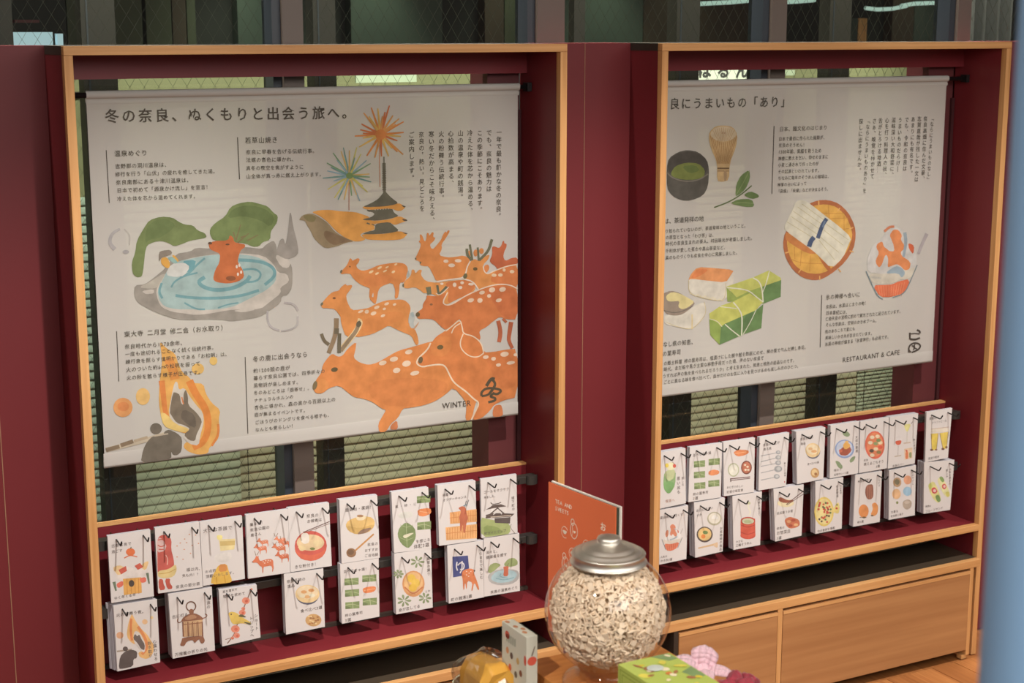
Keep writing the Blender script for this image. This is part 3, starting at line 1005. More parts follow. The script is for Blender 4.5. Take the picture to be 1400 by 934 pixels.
p.E(790, 402, 26, 42, (216, 138, 76)).E(860, 378, 28, 34, (220, 142, 76)).E(710, 410, 22, 36, (216, 140, 80))
p.P([(640, 700), (650, 650), (690, 560), (730, 500), (780, 470), (830, 500), (900, 440), (960, 420), (940, 480), (880, 540), (880, 600), (930, 655), (1000, 620), (1100, 570), (1200, 540), (1292, 535), (1292, 840), (1200, 780), (1100, 770), (950, 790), (830, 845), (790, 790), (760, 740), (700, 735)], (222, 146, 78))
p.P([(1000, 640), (1150, 570), (1292, 545), (1292, 830), (1200, 775), (1050, 770), (960, 740)], (212, 124, 68))
p.P([(885, 590), (900, 545), (945, 540), (955, 590), (920, 640), (895, 630)], (220, 134, 74))
for pts, w in (([(685, 350), (690, 430), (745, 485)], 32), ([(720, 300), (750, 490)], 26), ([(815, 335), (828, 495)], 24), ([(985, 238), (945, 380), (830, 490)], 32)):
    p.S(pts, w, (110, 108, 82))
p.S([(725, 500), (685, 570), (675, 640), (638, 690), (650, 715), (760, 742), (830, 850)], 15, (234, 214, 190))
p.S([(880, 560), (890, 620), (930, 658), (1000, 620), (1160, 560), (1292, 538)], 12, (234, 214, 190))
p.S([(315, 745), (480, 720), (640, 700)], 16, (234, 214, 190))
p.E(785, 592, 27, 20, (112, 90, 52)).E(665, 678, 24, 34, (108, 100, 66), rot=.3)
for x, y, a, b in ((1010, 668, 30, 20), (1085, 665, 28, 20), (1130, 605, 18, 20), (1225, 625, 28, 20)):
    p.E(x, y, a, b, (230, 200, 160))
# small deer, top left
p.frame(420, 310, 8.75)
p.P([(395, 550), (420, 520), (480, 455), (510, 375), (530, 385), (540, 410), (600, 375), (630, 385), (615, 430), (585, 460), (600, 500), (660, 530), (740, 510), (850, 460), (960, 440), (1080, 428), (1160, 440), (1200, 480), (1205, 540), (1190, 610), (1160, 665), (1105, 670), (1100, 780), (1080, 860), (1045, 860), (1055, 760), (1020, 665), (890, 710), (850, 760), (835, 850), (820, 925), (800, 920), (740, 860), (745, 760), (750, 735), (650, 700), (580, 650), (530, 590), (520, 565), (460, 560), (410, 570)], OR1)
p.P([(700, 600), (850, 560), (1000, 580), (1050, 640), (900, 700), (760, 720), (660, 680)], (220, 135, 73))
p.P([(770, 840), (790, 780), (795, 845)], W)
p.E(510, 478, 11, 9, (130, 84, 48)).E(407, 535, 12, 20, BR, rot=.3)
SP = (240, 208, 158)
for x, y, a, b in ((765, 540, 30, 14), (835, 560, 24, 12), (865, 492, 30, 13), (930, 530, 26, 10), (955, 485, 22, 9), (1030, 540, 22, 14), (1060, 450, 20, 10)):
    p.E(x, y, a, b, SP, rot=-.5)
p.P([(1180, 600), (1210, 510), (1228, 590), (1200, 612)], (176, 178, 168))
# middle left deer
p.frame(420, 370, 8.75)
p.P([(160, 410), (190, 370), (240, 310), (300, 255), (380, 240), (400, 200), (460, 155), (470, 180), (530, 170), (540, 190), (500, 250), (465, 290), (475, 370), (530, 475), (640, 465), (740, 445), (820, 400), (940, 355), (1080, 345), (1160, 350), (1220, 400), (1240, 460), (1210, 560), (1210, 640), (1290, 700), (1320, 780), (1335, 870), (1310, 895), (1285, 870), (1250, 780), (1150, 740), (1060, 700), (975, 655), (900, 700), (780, 760), (620, 795), (590, 790), (460, 790), (420, 680), (400, 600), (400, 550), (330, 460), (250, 450), (180, 450)], (223, 144, 76))
p.P([(640, 600), (850, 520), (1100, 480), (1180, 560), (1000, 640), (800, 740), (660, 740)], (221, 139, 73))
for x, y, a, b in ((640, 490, 34, 14), (712, 492, 26, 22), (832, 440, 34, 18), (792, 512, 36, 22), (950, 398, 30, 16), (1045, 405, 22, 14), (905, 540, 28, 16), (922, 458, 20, 14)):
    p.E(x, y, a, b, (238, 206, 170), rot=-.4)
p.E(322, 330, 20, 13, (130, 84, 50)).E(175, 400, 14, 22, BR, rot=.5)
p.P([(1205, 560), (1270, 480), (1292, 560), (1268, 640), (1300, 690), (1230, 690)], (184, 186, 176))
p.P([(1230, 510), (1262, 490), (1285, 550), (1250, 560)], (164, 176, 170))
p.P([(1270, 690), (1345, 600), (1320, 660), (1285, 700)], (206, 158, 120))
# right middle large deer
p.frame(560, 390, 8.75)
p.S([(1060, 425), (1092, 560), (1070, 680)], 48, (186, 98, 62)).S([(1215, 440), (1190, 600), (1185, 660), (1230, 755)], 54, (184, 96, 60), .3).S([(1115, 400), (1160, 445)], 30, (186, 100, 62))
p.P([(75, 350), (105, 310), (155, 280), (160, 220), (205, 150), (200, 120), (280, 130), (350, 130), (440, 80), (430, 130), (385, 210), (440, 245), (520, 225), (600, 170), (700, 100), (800, 60), (960, 5), (1100, -15), (1220, 0), (1290, 40), (1290, 410), (1160, 410), (1080, 375), (1000, 430), (920, 500), (830, 545), (850, 630), (835, 660), (760, 600), (650, 580), (620, 520), (610, 400), (560, 430), (440, 540), (380, 500), (290, 410), (200, 400), (100, 405)], (210, 122, 66))
p.P([(900, 60), (1100, 0), (1290, 60), (1290, 400), (1160, 400), (1080, 340), (1000, 200)], (204, 113, 63))
p.S([(222, 20), (238, 112)], 62, (112, 110, 82), .2).S([(330, 0), (348, 112)], 28, (104, 104, 80)).S([(445, 15), (352, 112)], 28, (104, 104, 80))
p.S([(315, 95), (360, 125), (470, 20)], 9, (234, 210, 184))
p.S([(455, 85), (390, 205), (440, 243), (520, 225), (650, 135), (800, 65), (960, 5), (1100, -15), (1210, 0), (1290, 42)], 14, (234, 208, 180))
for x, y, a, b in ((730, 180, 40, 24), (840, 182, 32, 28), (950, 128, 24, 22), (985, 55, 38, 30), (1110, 50, 40, 28), (865, 88, 34, 22), (1065, 180, 36, 22)):
    p.E(x, y, a, b, (232, 202, 170), rot=-.25)
p.E(98, 350, 25, 28, (106, 88, 56)).E(258, 230, 18, 13, (136, 92, 56))
# front left giant deer
p.frame(420, 460, 6.67)
p.P([(50, 450), (85, 390), (130, 330), (140, 260), (190, 190), (230, 155), (275, 185), (320, 180), (370, 110), (450, 45), (440, 120), (420, 195), (480, 240), (560, 260), (640, 240), (740, 180), (830, 130), (960, 95), (1130, 45), (1300, 20), (1520, 120), (1560, 540), (1520, 660), (1515, 700), (1488, 765), (1440, 765), (1452, 645), (1440, 585), (1334, 462), (1260, 530), (1170, 590), (1060, 630), (930, 652), (870, 658), (830, 740), (760, 800), (720, 868), (655, 876), (645, 800), (690, 720), (720, 670), (680, 660), (600, 600), (520, 570), (430, 555), (380, 520), (290, 445), (200, 470), (140, 520), (80, 520), (52, 480)], (222, 138, 73))
p.P([(560, 420), (800, 380), (1100, 380), (1290, 420), (1260, 520), (1060, 620), (860, 640), (700, 630), (560, 540)], (216, 132, 70))
p.P([(60, 460), (120, 380), (180, 400), (200, 460), (130, 515), (80, 512)], (225, 146, 78))
p.P([(755, 850), (760, 810), (820, 760), (828, 850)], (206, 124, 76))
p.E(248, 303, 31, 21, (96, 82, 50), rot=-.2).E(70, 447, 20, 42, (128, 110, 74), rot=.25)
for x, y, a, b in ((688, 242, 36, 20), (790, 207, 38, 22), (925, 142, 34, 20), (905, 248, 40, 27), (815, 310, 34, 24), (980, 335, 42, 20)):
    p.E(x, y, a, b, (236, 208, 176), rot=-.25)
p.frame(420, 370, 8.75)
p.S([(170, 755), (200, 840), (262, 885)], 38, (118, 104, 80)).S([(350, 570), (348, 700), (320, 830), (255, 985)], 58, (146, 122, 92), .15).S([(352, 690), (350, 760)], 56, (108, 96, 74))
p.S([(600, 600), (640, 610), (590, 720), (500, 830), (410, 940)], 64, (238, 206, 150)).S([(620, 615), (590, 720), (500, 830), (400, 960)], 46, (150, 128, 98)).S([(385, 750), (380, 985)], 44, (108, 98, 76)).E(616, 640, 30, 38, (100, 90, 68), rot=.4)
# front right giant deer
p.frame(560, 390, 8.75)
p.P([(80, 920), (112, 868), (200, 790), (250, 700), (320, 610), (420, 550), (500, 480), (600, 405), (625, 500), (640, 580), (760, 610), (850, 680), (885, 805), (1000, 798), (1150, 770), (1290, 758), (1290, 1338), (1136, 1372), (1012, 1428), (956, 1507), (855, 1597), (748, 1614), (787, 1507), (838, 1406), (787, 1361), (664, 1271), (529, 1170), (472, 1057), (422, 956), (349, 945), (225, 962), (146, 979), (96, 945)], (218, 130, 69))
p.P([(900, 840), (1150, 790), (1290, 790), (1290, 1200), (1120, 1260), (1000, 1080), (940, 950)], (214, 125, 67))
p.P([(250, 720), (330, 620), (460, 600), (520, 720), (420, 860), (260, 840)], (221, 136, 72))
p.P([(990, 1520), (1012, 1440), (1091, 1425), (1112, 1485), (1118, 1565), (1001, 1580)], (216, 128, 76))
L = (238, 212, 178)
p.S([(640, 580), (598, 690), (625, 780), (720, 855), (820, 862), (885, 812)], 13, L).S([(500, 575), (530, 500), (605, 455)], 13, L).S([(430, 550), (520, 480), (603, 405), (628, 500), (640, 582), (760, 605), (860, 690), (885, 810)], 14, L)
p.S([(250, 690), (215, 770), (110, 865), (80, 920), (96, 950), (146, 979), (225, 962), (349, 945), (425, 960), (475, 1070), (529, 1170), (675, 1271), (765, 1361), (835, 1406), (787, 1507), (737, 1612)], 18, L)
p.E(365, 742, 38, 27, (112, 92, 52), rot=-.15).E(130, 895, 27, 42, (108, 88, 58), rot=.25)
for x, y, a, b in ((910, 860, 35, 22), (1003, 880, 28, 23), (1135, 825, 50, 30), (1266, 832, 24, 18), (1209, 928, 50, 20), (1062, 954, 30, 20)):
    p.E(x, y, a, b, (236, 206, 174), rot=-.15)
# brushed winter character
p.frame(560, 480, 7.78)
KB = (86, 74, 52)
for pts, w in (([(815, 372), (868, 290), (905, 300)], 34), ([(868, 290), (915, 345), (890, 400), (850, 450)], 28), ([(765, 480), (760, 440), (810, 395), (900, 395), (985, 418), (930, 465), (880, 445)], 26), ([(765, 480), (830, 470), (870, 430), (880, 400)], 24), ([(885, 455), (850, 485), (915, 500), (905, 530), (835, 545)], 26)):
    p.S(pts, w, KB)
p.T('WINTER', 345, 584, 655, 552, k=1.12, asc=.82, bold=-.0, c=(72, 66, 58))
# --- torch fire and monk
p.frame(140, 490, 6.228)
p.P([(480, 380), (485, 230), (500, 100), (510, 20), (495, -100), (490, -143), (540, -90), (620, -40), (640, 30), (680, 120), (740, 160), (770, 210), (860, 215), (880, 300), (930, 380), (1005, 440), (990, 520), (1000, 600), (990, 680), (940, 740), (910, 760), (900, 810), (820, 822), (740, 800), (690, 760), (700, 720), (760, 700), (780, 660), (600, 610), (540, 580), (500, 500)], (234, 176, 92))
p.S([(505, 190), (520, 320), (530, 430), (560, 540)], 52, (226, 138, 70), .3).S([(740, 190), (790, 300), (890, 440), (905, 600), (860, 720), (770, 760)], 66, (230, 142, 66), .2).S([(985, 560), (990, 650), (930, 745)], 20, (226, 138, 66)).S([(560, 0), (600, 100), (620, 180)], 80, (230, 152, 74))
p.P([(590, 310), (615, 200), (640, 200), (650, 270), (700, 250), (740, 320), (800, 400), (855, 460), (865, 540), (835, 650), (820, 745), (740, 730), (680, 665), (750, 610), (620, 580), (560, 480)], (214, 204, 186))
p.P([(490, 460), (545, 470), (620, 560), (750, 602), (700, 632), (600, 612), (520, 575)], (238, 204, 122))
CH = (130, 116, 96)
p.P([(600, 290), (625, 290), (660, 310), (668, 380), (690, 400), (690, 300), (710, 262), (728, 320), (730, 400), (800, 460), (850, 530), (830, 590), (800, 650), (790, 705), (740, 700), (690, 650), (750, 600), (700, 570), (630, 550), (590, 490), (570, 460)], CH)
p.P([(690, 430), (790, 480), (800, 600), (720, 560), (660, 500)], (112, 100, 84))
p.S([(675, 330), (690, 390)], 12, (222, 140, 88))
p.S([(30, 780), (300, 715), (560, 640)], 40, (204, 188, 160)).S([(30, 782), (145, 750)], 34, (136, 116, 90)).S([(155, 742), (262, 706)], 34, (142, 120, 94)).S([(270, 705), (385, 672)], 24, (186, 166, 136))
GY = (118, 108, 92)
p.P([(325, 893), (345, 780), (380, 710), (430, 660), (520, 650), (530, 620), (570, 605), (640, 640), (680, 680), (675, 790), (640, 825), (600, 825), (585, 790), (588, 858), (480, 870)], GY)
p.S([(440, 662), (560, 642)], 12, (190, 174, 148))
p.E(456, 598, 50, 47, GY)
p.E(175, 418, 82, 82, (230, 162, 98)).E(178, 410, 50, 40, (226, 144, 84)).E(345, 325, 60, 72, (233, 188, 114))
p.frame(140, 430, 8.235)
p.E(1075, 612, 70, 62, (236, 190, 108)).E(1250, 522, 44, 48, (236, 196, 112))
# --- lettering on the winter banner
B_ = .004
p.frame(100, 100, 3.9914)
p.T('冬の奈良、ぬくもりと出会う旅へ。', 165, 236, 1500, 216, bold=.014, k=.86)
p.T('若草山焼き', 935, 368, 1118, 364, bold=B_)
for s_, a, b, c_, d in (('奈良に早春を告げる伝統行事。', 942, 432, 1318, 425), ('法螺の音色に導かれ、', 942, 475, 1205, 470), ('真冬の夜空を焦がすように', 942, 520, 1258, 512), ('山全体が真っ赤に燃え上がります。', 942, 565, 1355, 552)):
    p.T(s_, a, b, c_, d, bold=B_)
p.S([(897, 350), (908, 580)], 5, (84, 76, 66))
p.frame(140, 195, 8.235)
p.T('温泉めぐり', 130, 125, 510, 115, bold=B_)
for s_, a, b, c_, d in (('吉野郡の洞川温泉は、', 140, 268, 725, 248), ('修行を行う「山伏」の疲れを癒してきた湯。', 140, 358, 1270, 322), ('奈良南部にある十津川温泉は、', 150, 450, 975, 422), ('日本で初めて「源泉かけ流し」を宣言！', 160, 540, 1190, 500), ('冷えた体を芯から温めてくれます。', 160, 635, 1050, 605)):
    p.T(s_, a, b, c_, d, bold=B_)
p.S([(43, 85), (78, 680)], 9, (84, 76, 66))
p.frame(140, 430, 8.235)
p.T('東大寺 二月堂 修二会（お水取り）', 240, 225, 1365, 150, bold=B_, asc=.5)
for s_, a, b, c_, d in (('奈良時代から1270余年、', 248, 365, 905, 318), ('一度も途切れることなく続く伝統行事。', 252, 450, 1255, 372), ('練行衆を照らす道明かりである「お松明」は、', 258, 535, 1405, 445), ('火のついた約6mの松明を振って', 262, 625, 1105, 550), ('火の粉を散らす様子が圧巻です。', 268, 715, 1105, 650)):
    p.T(s_, a, b, c_, d, bold=B_)
p.S([(160, 190), (185, 755)], 9, (84, 76, 66))
p.frame(325, 470, 7.187)
p.T('冬の鹿に出会うなら', 145, 152, 690, 103, bold=B_)
for s_, a, b, c_, d in (('約1200頭の鹿が', 150, 268, 515, 235), ('暮らす奈良公園では、四季折々の', 152, 340, 858, 268), ('風物詩が楽しめます。', 152, 412, 597, 378), ('冬のみどころは「鹿寄せ」。', 155, 485, 705, 437), ('ナチュラルホルンの', 158, 558, 548, 518), ('音色に導かれ、森の奥から百頭以上の', 160, 630, 962, 545), ('鹿が集まるイベントです。', 162, 700, 665, 655), ('ごほうびのドングリを食べる様子も、', 168, 775, 902, 700), ('なんとも愛らしい！', 170, 848, 545, 806)):
    p.T(s_, a, b, c_, d, bold=B_)
p.S([(73, 130), (100, 883)], 8, (84, 76, 66))
p.frame(555, 165, 6.441)
for s_, a, b, c_, d in (('一年で最も静かな冬の奈良。', 820, 72, 815, 838), ('でも、奈良の魅力は', 732, 75, 730, 630), ('この季節にこそあります。', 650, 77, 650, 785), ('冷えた体を芯から温める、', 563, 77, 568, 792), ('山の温泉や町の銭湯。', 480, 80, 480, 672), ('心拍数が高まる、', 393, 82, 400, 550), ('火の粉舞う伝統行事。', 310, 85, 314, 680), ('寒い冬だからこそ味わえる、', 222, 87, 232, 875), ('奈良の“熱い”見どころを', 135, 92, 142, 803), ('ご案内します。', 48, 93, 50, 503)):
    p.V(s_, a, b, c_, d, bold=B_)
p.build(ban1)

# --- restaurant banner
p = Print(YB - .0008, (198, 184, 164), (.49, .46, .405))
p.frame(880, 90, 4.671)
p.P([(148, 650), (160, 590), (220, 550), (280, 537), (350, 550), (405, 600), (418, 660), (412, 770), (380, 830), (300, 862), (240, 860), (180, 830), (148, 780)], (92, 86, 74))
p.E(282, 640, 128, 92, (78, 72, 62))
p.P([(170, 690), (200, 640), (270, 618), (350, 622), (392, 665), (385, 710), (330, 728), (250, 728), (190, 712)], (122, 128, 62))
p.P([(240, 640), (330, 632), (360, 670), (290, 690)], (104, 116, 58))
p.S([(148, 680), (180, 715), (260, 740), (350, 732), (412, 690)], 8, (128, 118, 100))
p.P([(415, 470), (420, 420), (460, 385), (510, 380), (570, 390), (600, 440), (590, 520), (550, 620), (545, 730), (500, 742), (468, 735), (470, 620), (430, 530)], (206, 170, 116))
p.E(509, 435, 82, 48, (214, 190, 150))
for q in range(13):
    x = 425 + q * 14
    p.S([(x, 440 + 50 * math.sin(math.pi * (q + .5) / 13)), (508 + (x - 509) * .42, 625)], 3.5, (172, 126, 74))
for q in range(11):
    x = 440 + q * 14
    p.S([(x, 392 + abs(q - 5) * 3), (509 + (x - 509) * .5, 480)], 2.5, (190, 150, 100))
p.S([(470, 655), (546, 655)], 10, (120, 92, 60)).S([(472, 672), (545, 672)], 5, (140, 110, 74)).P([(510, 670), (530, 670), (530, 735), (512, 738)], (176, 144, 104))
p.frame(880, 90, 4.671)
p.T('煎茶', 495, 430, 525, 430, c=(150, 100, 60), k=.8)
GL = (112, 132, 76)
p.S([(450, 905), (540, 872), (620, 825), (690, 765)], 8, (100, 112, 64))
p.P([(585, 830), (590, 760), (620, 700), (675, 662), (680, 720), (650, 790), (600, 830)], GL)
p.P([(635, 825), (680, 800), (730, 820), (738, 840), (690, 852)], (104, 124, 70))
p.P([(550, 880), (600, 852), (690, 850), (710, 900), (650, 902)], (108, 128, 72))
p.S([(590, 825), (640, 740), (675, 668)], 3, (150, 160, 104)).S([(560, 880), (640, 872), (700, 880)], 3, (150, 160, 104))
# noodles in a basket
p.frame(1060, 260, 6.917)
p.P([(315, 130), (400, 95), (500, 92), (600, 125), (690, 210), (750, 330), (762, 430), (740, 560), (660, 680), (560, 770), (460, 835), (370, 855), (260, 830), (170, 760), (100, 650), (70, 520), (90, 400), (200, 250)], (180, 104, 60))
p.P([(345, 148), (480, 132), (580, 158), (670, 245), (718, 360), (730, 440), (690, 560), (610, 670), (500, 765), (400, 795), (280, 780), (180, 710), (125, 600), (105, 480), (150, 300)], (224, 166, 76))
for pts in ([(500, 140), (510, 270)], [(650, 240), (650, 380)], [(420, 215), (560, 222), (660, 215)], [(520, 270), (690, 262)], [(640, 370), (720, 360)], [(140, 650), (240, 690), (440, 695)], [(330, 620), (325, 770)], [(180, 540), (185, 650)], [(250, 560), (235, 720)]):
    p.S(pts, 5, (196, 130, 60))
for a in range(10):
    t = a / 10 * 6.283 + .3
    p.S([(415 + 300 * math.cos(t), 475 + 335 * math.sin(t)), (415 + 340 * math.cos(t), 475 + 375 * math.sin(t))], 11, (226, 168, 96))
p.P([(100, 385), (310, 540), (400, 605), (300, 600), (150, 510), (90, 460)], (206, 128, 68))
p.P([(395, 605), (420, 640), (540, 745), (500, 770), (440, 690)], (190, 108, 60))
ND = (222, 210, 180)
p.P([(200, 100), (260, 90), (330, 130), (480, 250), (600, 340), (720, 450), (690, 520), (640, 640), (530, 745), (400, 610), (310, 540), (90, 380), (85, 340), (130, 250), (150, 210)], ND)
for a, b in (((170, 200), (420, 370)), ((150, 250), (400, 420)), ((110, 300), (370, 460)), ((250, 130), (470, 290)), ((460, 380), (640, 520)), ((420, 440), (600, 590)), ((480, 320), (690, 470)), ((410, 470), (560, 660)), ((210, 160), (450, 330))):
    p.S([a, b], 5, (196, 180, 132))
p.S([(485, 270), (450, 320), (430, 370), (400, 455)], 38, (74, 86, 108)).S([(365, 445), (335, 480), (318, 535)], 44, (78, 92, 116)).S([(470, 290), (445, 350)], 14, (110, 124, 140))
# shaved ice
p.frame(1170, 290, 7.183)
p.P([(110, 590), (110, 470), (160, 330), (260, 260), (300, 190), (380, 140), (470, 180), (520, 280), (590, 400), (600, 520), (520, 600), (280, 612)], (204, 194, 178))
p.P([(120, 600), (280, 608), (420, 590), (600, 530), (535, 660), (440, 660), (380, 700), (170, 715)], (206, 192, 166))
p.P([(330, 225), (370, 170), (420, 175), (455, 230), (440, 270), (480, 330), (470, 370), (440, 390), (450, 430), (540, 490), (530, 560), (480, 575), (440, 530), (400, 510), (350, 530), (310, 545), (320, 460), (300, 415), (280, 440), (260, 510), (230, 548), (200, 510), (195, 470), (230, 400), (200, 350), (210, 310), (260, 285), (275, 340), (310, 365), (330, 385), (380, 385), (370, 320), (350, 270)], (221, 134, 78))
p.S([(280, 190), (330, 145), (378, 142)], 24, (206, 124, 84)).S([(480, 200), (495, 300), (468, 440)], 34, (154, 162, 160), .3)
p.P([(515, 300), (575, 330), (565, 420), (520, 360)], (206, 96, 56))
p.S([(698, 212), (640, 340), (615, 410)], 36, (172, 158, 150), .3)
p.P([(165, 720), (290, 715), (360, 710), (420, 680), (535, 655), (490, 790), (350, 835), (240, 835)], (224, 112, 72))
for x in range(220, 500, 26):
    p.S([(x, 722 - max(0, x - 360) * .3), (240 + (x - 220) * .8, 828)], 4, (232, 150, 104))
p.P([(280, 605), (390, 525), (450, 545), (490, 600), (450, 650), (420, 600)], (154, 166, 166))
p.S([(100, 580), (160, 720), (215, 830), (265, 855)], 10, (116, 130, 128)).S([(603, 520), (540, 670), (480, 800), (360, 842)], 10, (128, 134, 128)).S([(150, 640), (250, 650)], 20, (190, 180, 160))
# pressed sushi
p.frame(900, 355, 7.472)
RC = (216, 203, 178)
p.P([(305, 215), (330, 195), (500, 215), (690, 235), (770, 125), (765, 260), (680, 425), (560, 415), (320, 350)], RC)
p.S([(310, 215), (312, 345), (420, 385), (560, 415), (682, 422), (690, 240)], 6, (200, 178, 128))
for i in range(14):
    p.E(330 + i * 25, 345 + i * 5 + (i % 3) * 7, 13, 7, (222, 204, 160), 8)
p.P([(305, 215), (330, 150), (400, 75), (560, 85), (775, 105), (740, 160), (690, 235), (500, 215), (330, 195)], (222, 146, 88))
p.P([(330, 180), (400, 90), (520, 100), (440, 160), (360, 195)], (220, 128, 72))
p.P([(60, 560), (250, 560), (370, 470), (470, 430), (492, 540), (440, 620), (340, 720), (200, 690), (60, 660)], RC)
p.S([(470, 430), (492, 540), (440, 620), (345, 715), (200, 690), (80, 640)], 6, (204, 182, 132)).S([(345, 560), (345, 710)], 14, (222, 196, 140))
p.P([(40, 350), (130, 315), (220, 340), (300, 395), (378, 440), (350, 480), (250, 560), (170, 575), (90, 560), (40, 500)], (150, 130, 108))
p.P([(75, 370), (140, 328), (230, 350), (320, 400), (372, 432), (300, 490), (240, 510), (200, 480), (220, 420), (130, 430), (90, 420)], (216, 196, 132))
p.S([(60, 520), (150, 545), (250, 530), (350, 475)], 8, (110, 98, 86))
G1_, G2_, G3_ = (188, 184, 92), (146, 158, 76), (100, 128, 72)
p.P([(695, 275), (800, 240), (960, 185), (1130, 110), (1250, 185), (1255, 208), (1080, 270), (930, 320), (800, 385)], G1_, 0)
p.P([(695, 280), (800, 385), (930, 320), (1080, 270), (1075, 450), (1000, 440), (760, 430), (705, 430)], G2_, 0)
p.P([(1065, 275), (1255, 208), (1250, 380), (1075, 450)], G3_, 0)
p.P([(520, 550), (640, 470), (760, 430), (930, 345), (1070, 430), (1000, 515), (680, 655), (640, 685), (525, 605)], (192, 187, 92), 0)
p.P([(520, 605), (600, 640), (640, 685), (625, 870), (530, 770)], (142, 158, 74), 0)
p.P([(640, 685), (680, 655), (1000, 515), (1072, 455), (1052, 700), (880, 760), (625, 870)], G3_, 0)
p.P([(870, 580), (990, 520), (900, 720), (860, 760)], (86, 112, 64))
SW = (216, 208, 176)
for pts, w in (([(630, 480), (800, 500)], 8), ([(765, 435), (820, 500), (858, 570), (850, 782)], 13), ([(680, 660), (760, 730), (840, 790)], 10), ([(1000, 510), (940, 640), (865, 765)], 7), ([(700, 285), (850, 300), (930, 320), (1000, 380), (1072, 435)], 11), ([(965, 185), (1030, 220), (1060, 300), (1070, 430)], 13), ([(1135, 115), (1100, 250), (1062, 340)], 9), ([(520, 605), (600, 625), (650, 685)], 6)):
    p.S(pts, w, SW)
KB = (70, 58, 48)
p.frame(1110, 390, 7.782)
for pts, w in (([(1118, 476), (1150, 490), (1148, 512)], 20), ([(1042, 505), (1044, 580)], 18), ([(1040, 520), (1100, 512), (1146, 520)], 12), ([(1046, 574), (1100, 580), (1150, 560)], 20), ([(1032, 715), (1030, 650), (1080, 612), (1140, 620), (1158, 650), (1130, 690), (1060, 716)], 17), ([(1062, 645), (1100, 650), (1080, 690)], 14), ([(1100, 625), (1075, 660), (1120, 680)], 12), ([(1030, 690), (1050, 715)], 20)):
    p.S(pts, w, KB)
p.T('RESTAURANT & CAFE', 325, 797, 937, 712, k=1.16, asc=.66, bold=-.0, c=(80, 70, 62))
p.frame(880, 90, 4.671)
p.T('奈良にうまいもの「あり」', 86, 246, 905, 230, bold=.014, k=.86)
B_ = .004
p.frame(1040, 150, 7.186)
p.T('日本、麺文化のはじまり', 183, 192, 655, 175, bold=B_)
for s_, a, b, c_, d in (('日本で最初に作られた麺類が、', 175, 290, 630, 272), ('奈良のそうめん！', 175, 352, 430, 345), ('1300年前、飢饉を救うため', 172, 415, 598, 402), ('神様に教えを乞い、仰せのままに', 170, 482, 665, 462), ('小麦と湧き水で作ったのが', 168, 545, 570, 530), ('その起源といわれています。', 168, 610, 575, 597), ('ちなみに毎年のそうめんの相場は、', 168, 675, 672, 655), ('神事の占いによって', 163, 740, 452, 725), ('「高値」「安値」などが決まるそう。', 158, 802, 665, 780)):
    p.T(s_, a, b, c_, d, bold=B_, hk=1.12)
p.S([(132, 160), (110, 828)], 7, (84, 76, 66))
p.frame(1160, 140, 6.669)
for s_, a, b, c_, d in (('「ならにうまいものなし」', 765, 122, 728, 728), ('奈良高畑に住んだ文豪、', 703, 122, 678, 695), ('志賀直哉が残した一文は', 648, 122, 617, 730), ('あまりにも有名です。', 590, 127, 568, 645), ('でも、令和の奈良は', 533, 130, 512, 630), ('うまいものだらけ―', 472, 133, 450, 635), ('滋味深い大和野菜に、', 413, 133, 395, 660), ('心を打つ料理人の技、', 353, 136, 330, 660), ('舌がとろける地酒…', 293, 138, 275, 643), ('さぁ、嗅覚を働かせて', 237, 141, 215, 702), ('「ならにうまいものあり」を', 180, 143, 145, 832), ('探しに出ませんか。', 115, 146, 97, 622)):
    p.V(s_, a, b, c_, d, bold=B_, k=.92, hw=.96)
p.frame(900, 280, 8.235)
p.T('実は、茶道発祥の地', 7, 190, 512, 155, bold=B_, k=1.02)
for s_, a, b, c_, d in (('あまり知られていないのが、茶道発祥の地ということ。', -10, 306, 985, 235), ('の原型となった「わび茶」は、', 80, 370, 625, 340), ('時代の奈良生まれの茶人、村田珠光が考案しました。', 80, 442, 1060, 376), ('千利休が愛した茶巾や高山茶筌など、', 78, 522, 755, 480), ('具のものづくりも奈良を中心に発展しました。', 78, 598, 890, 540)):
    p.T(s_, a, b, c_, d, bold=B_, hk=1.1)
p.frame(900, 455, 6.364)
p.T('なし県の知恵、', 40, 103, 305, 78, bold=B_, hk=1.1)
p.T('柿の葉寿司', -5, 190, 197, 165, bold=B_, hk=1.1)
for s_, a, b, c_, d in (('の郷土料理 柿の葉寿司は、塩漬けにした鯖や鮭を酢飯にのせ、柿の葉で包んだ押し寿司。', 45, 268, 1285, 125), ('時代。まだ船や馬が主要な移動手段だった頃、海のない奈良で', 45, 320, 918, 218), ('うすれば海の魚を食べられるだろうか」と考え生まれた、知恵と情熱の結晶なのです。', 38, 378, 1185, 240), ('ごとに異なる味を食べ比べて、自分だけのお気に入りを見つけるのも楽しみ方のひとつ。', 45, 432, 1220, 290)):
    p.T(s_, a, b, c_, d, bold=B_, hk=1.14)
p.frame(1110, 390, 7.782)
p.T('氷の神様へ会いに', 148, 130, 515, 98, bold=B_, hk=1.1)
for s_, a, b, c_, d in (('奈良は、氷菓はじまりの地！', 148, 232, 575, 190), ('日本書紀には、', 148, 298, 377, 285), ('仁徳天皇の宮殿に初めて献氷されたと記されています。', 142, 362, 945, 277), ('そんな奈良は、空前のかき氷ブーム。', 145, 425, 690, 375), ('街のあちこちで夏にも', 140, 495, 460, 462), ('美味しいかき氷が生まれています。', 140, 562, 640, 510), ('氷菓の神様が鎮まる「氷室神社」も必見です。', 138, 630, 818, 548)):
    p.T(s_, a, b, c_, d, bold=B_, hk=1.16)
p.S([(105, 105), (88, 660)], 8, (84, 76, 66))
p.build(ban2)
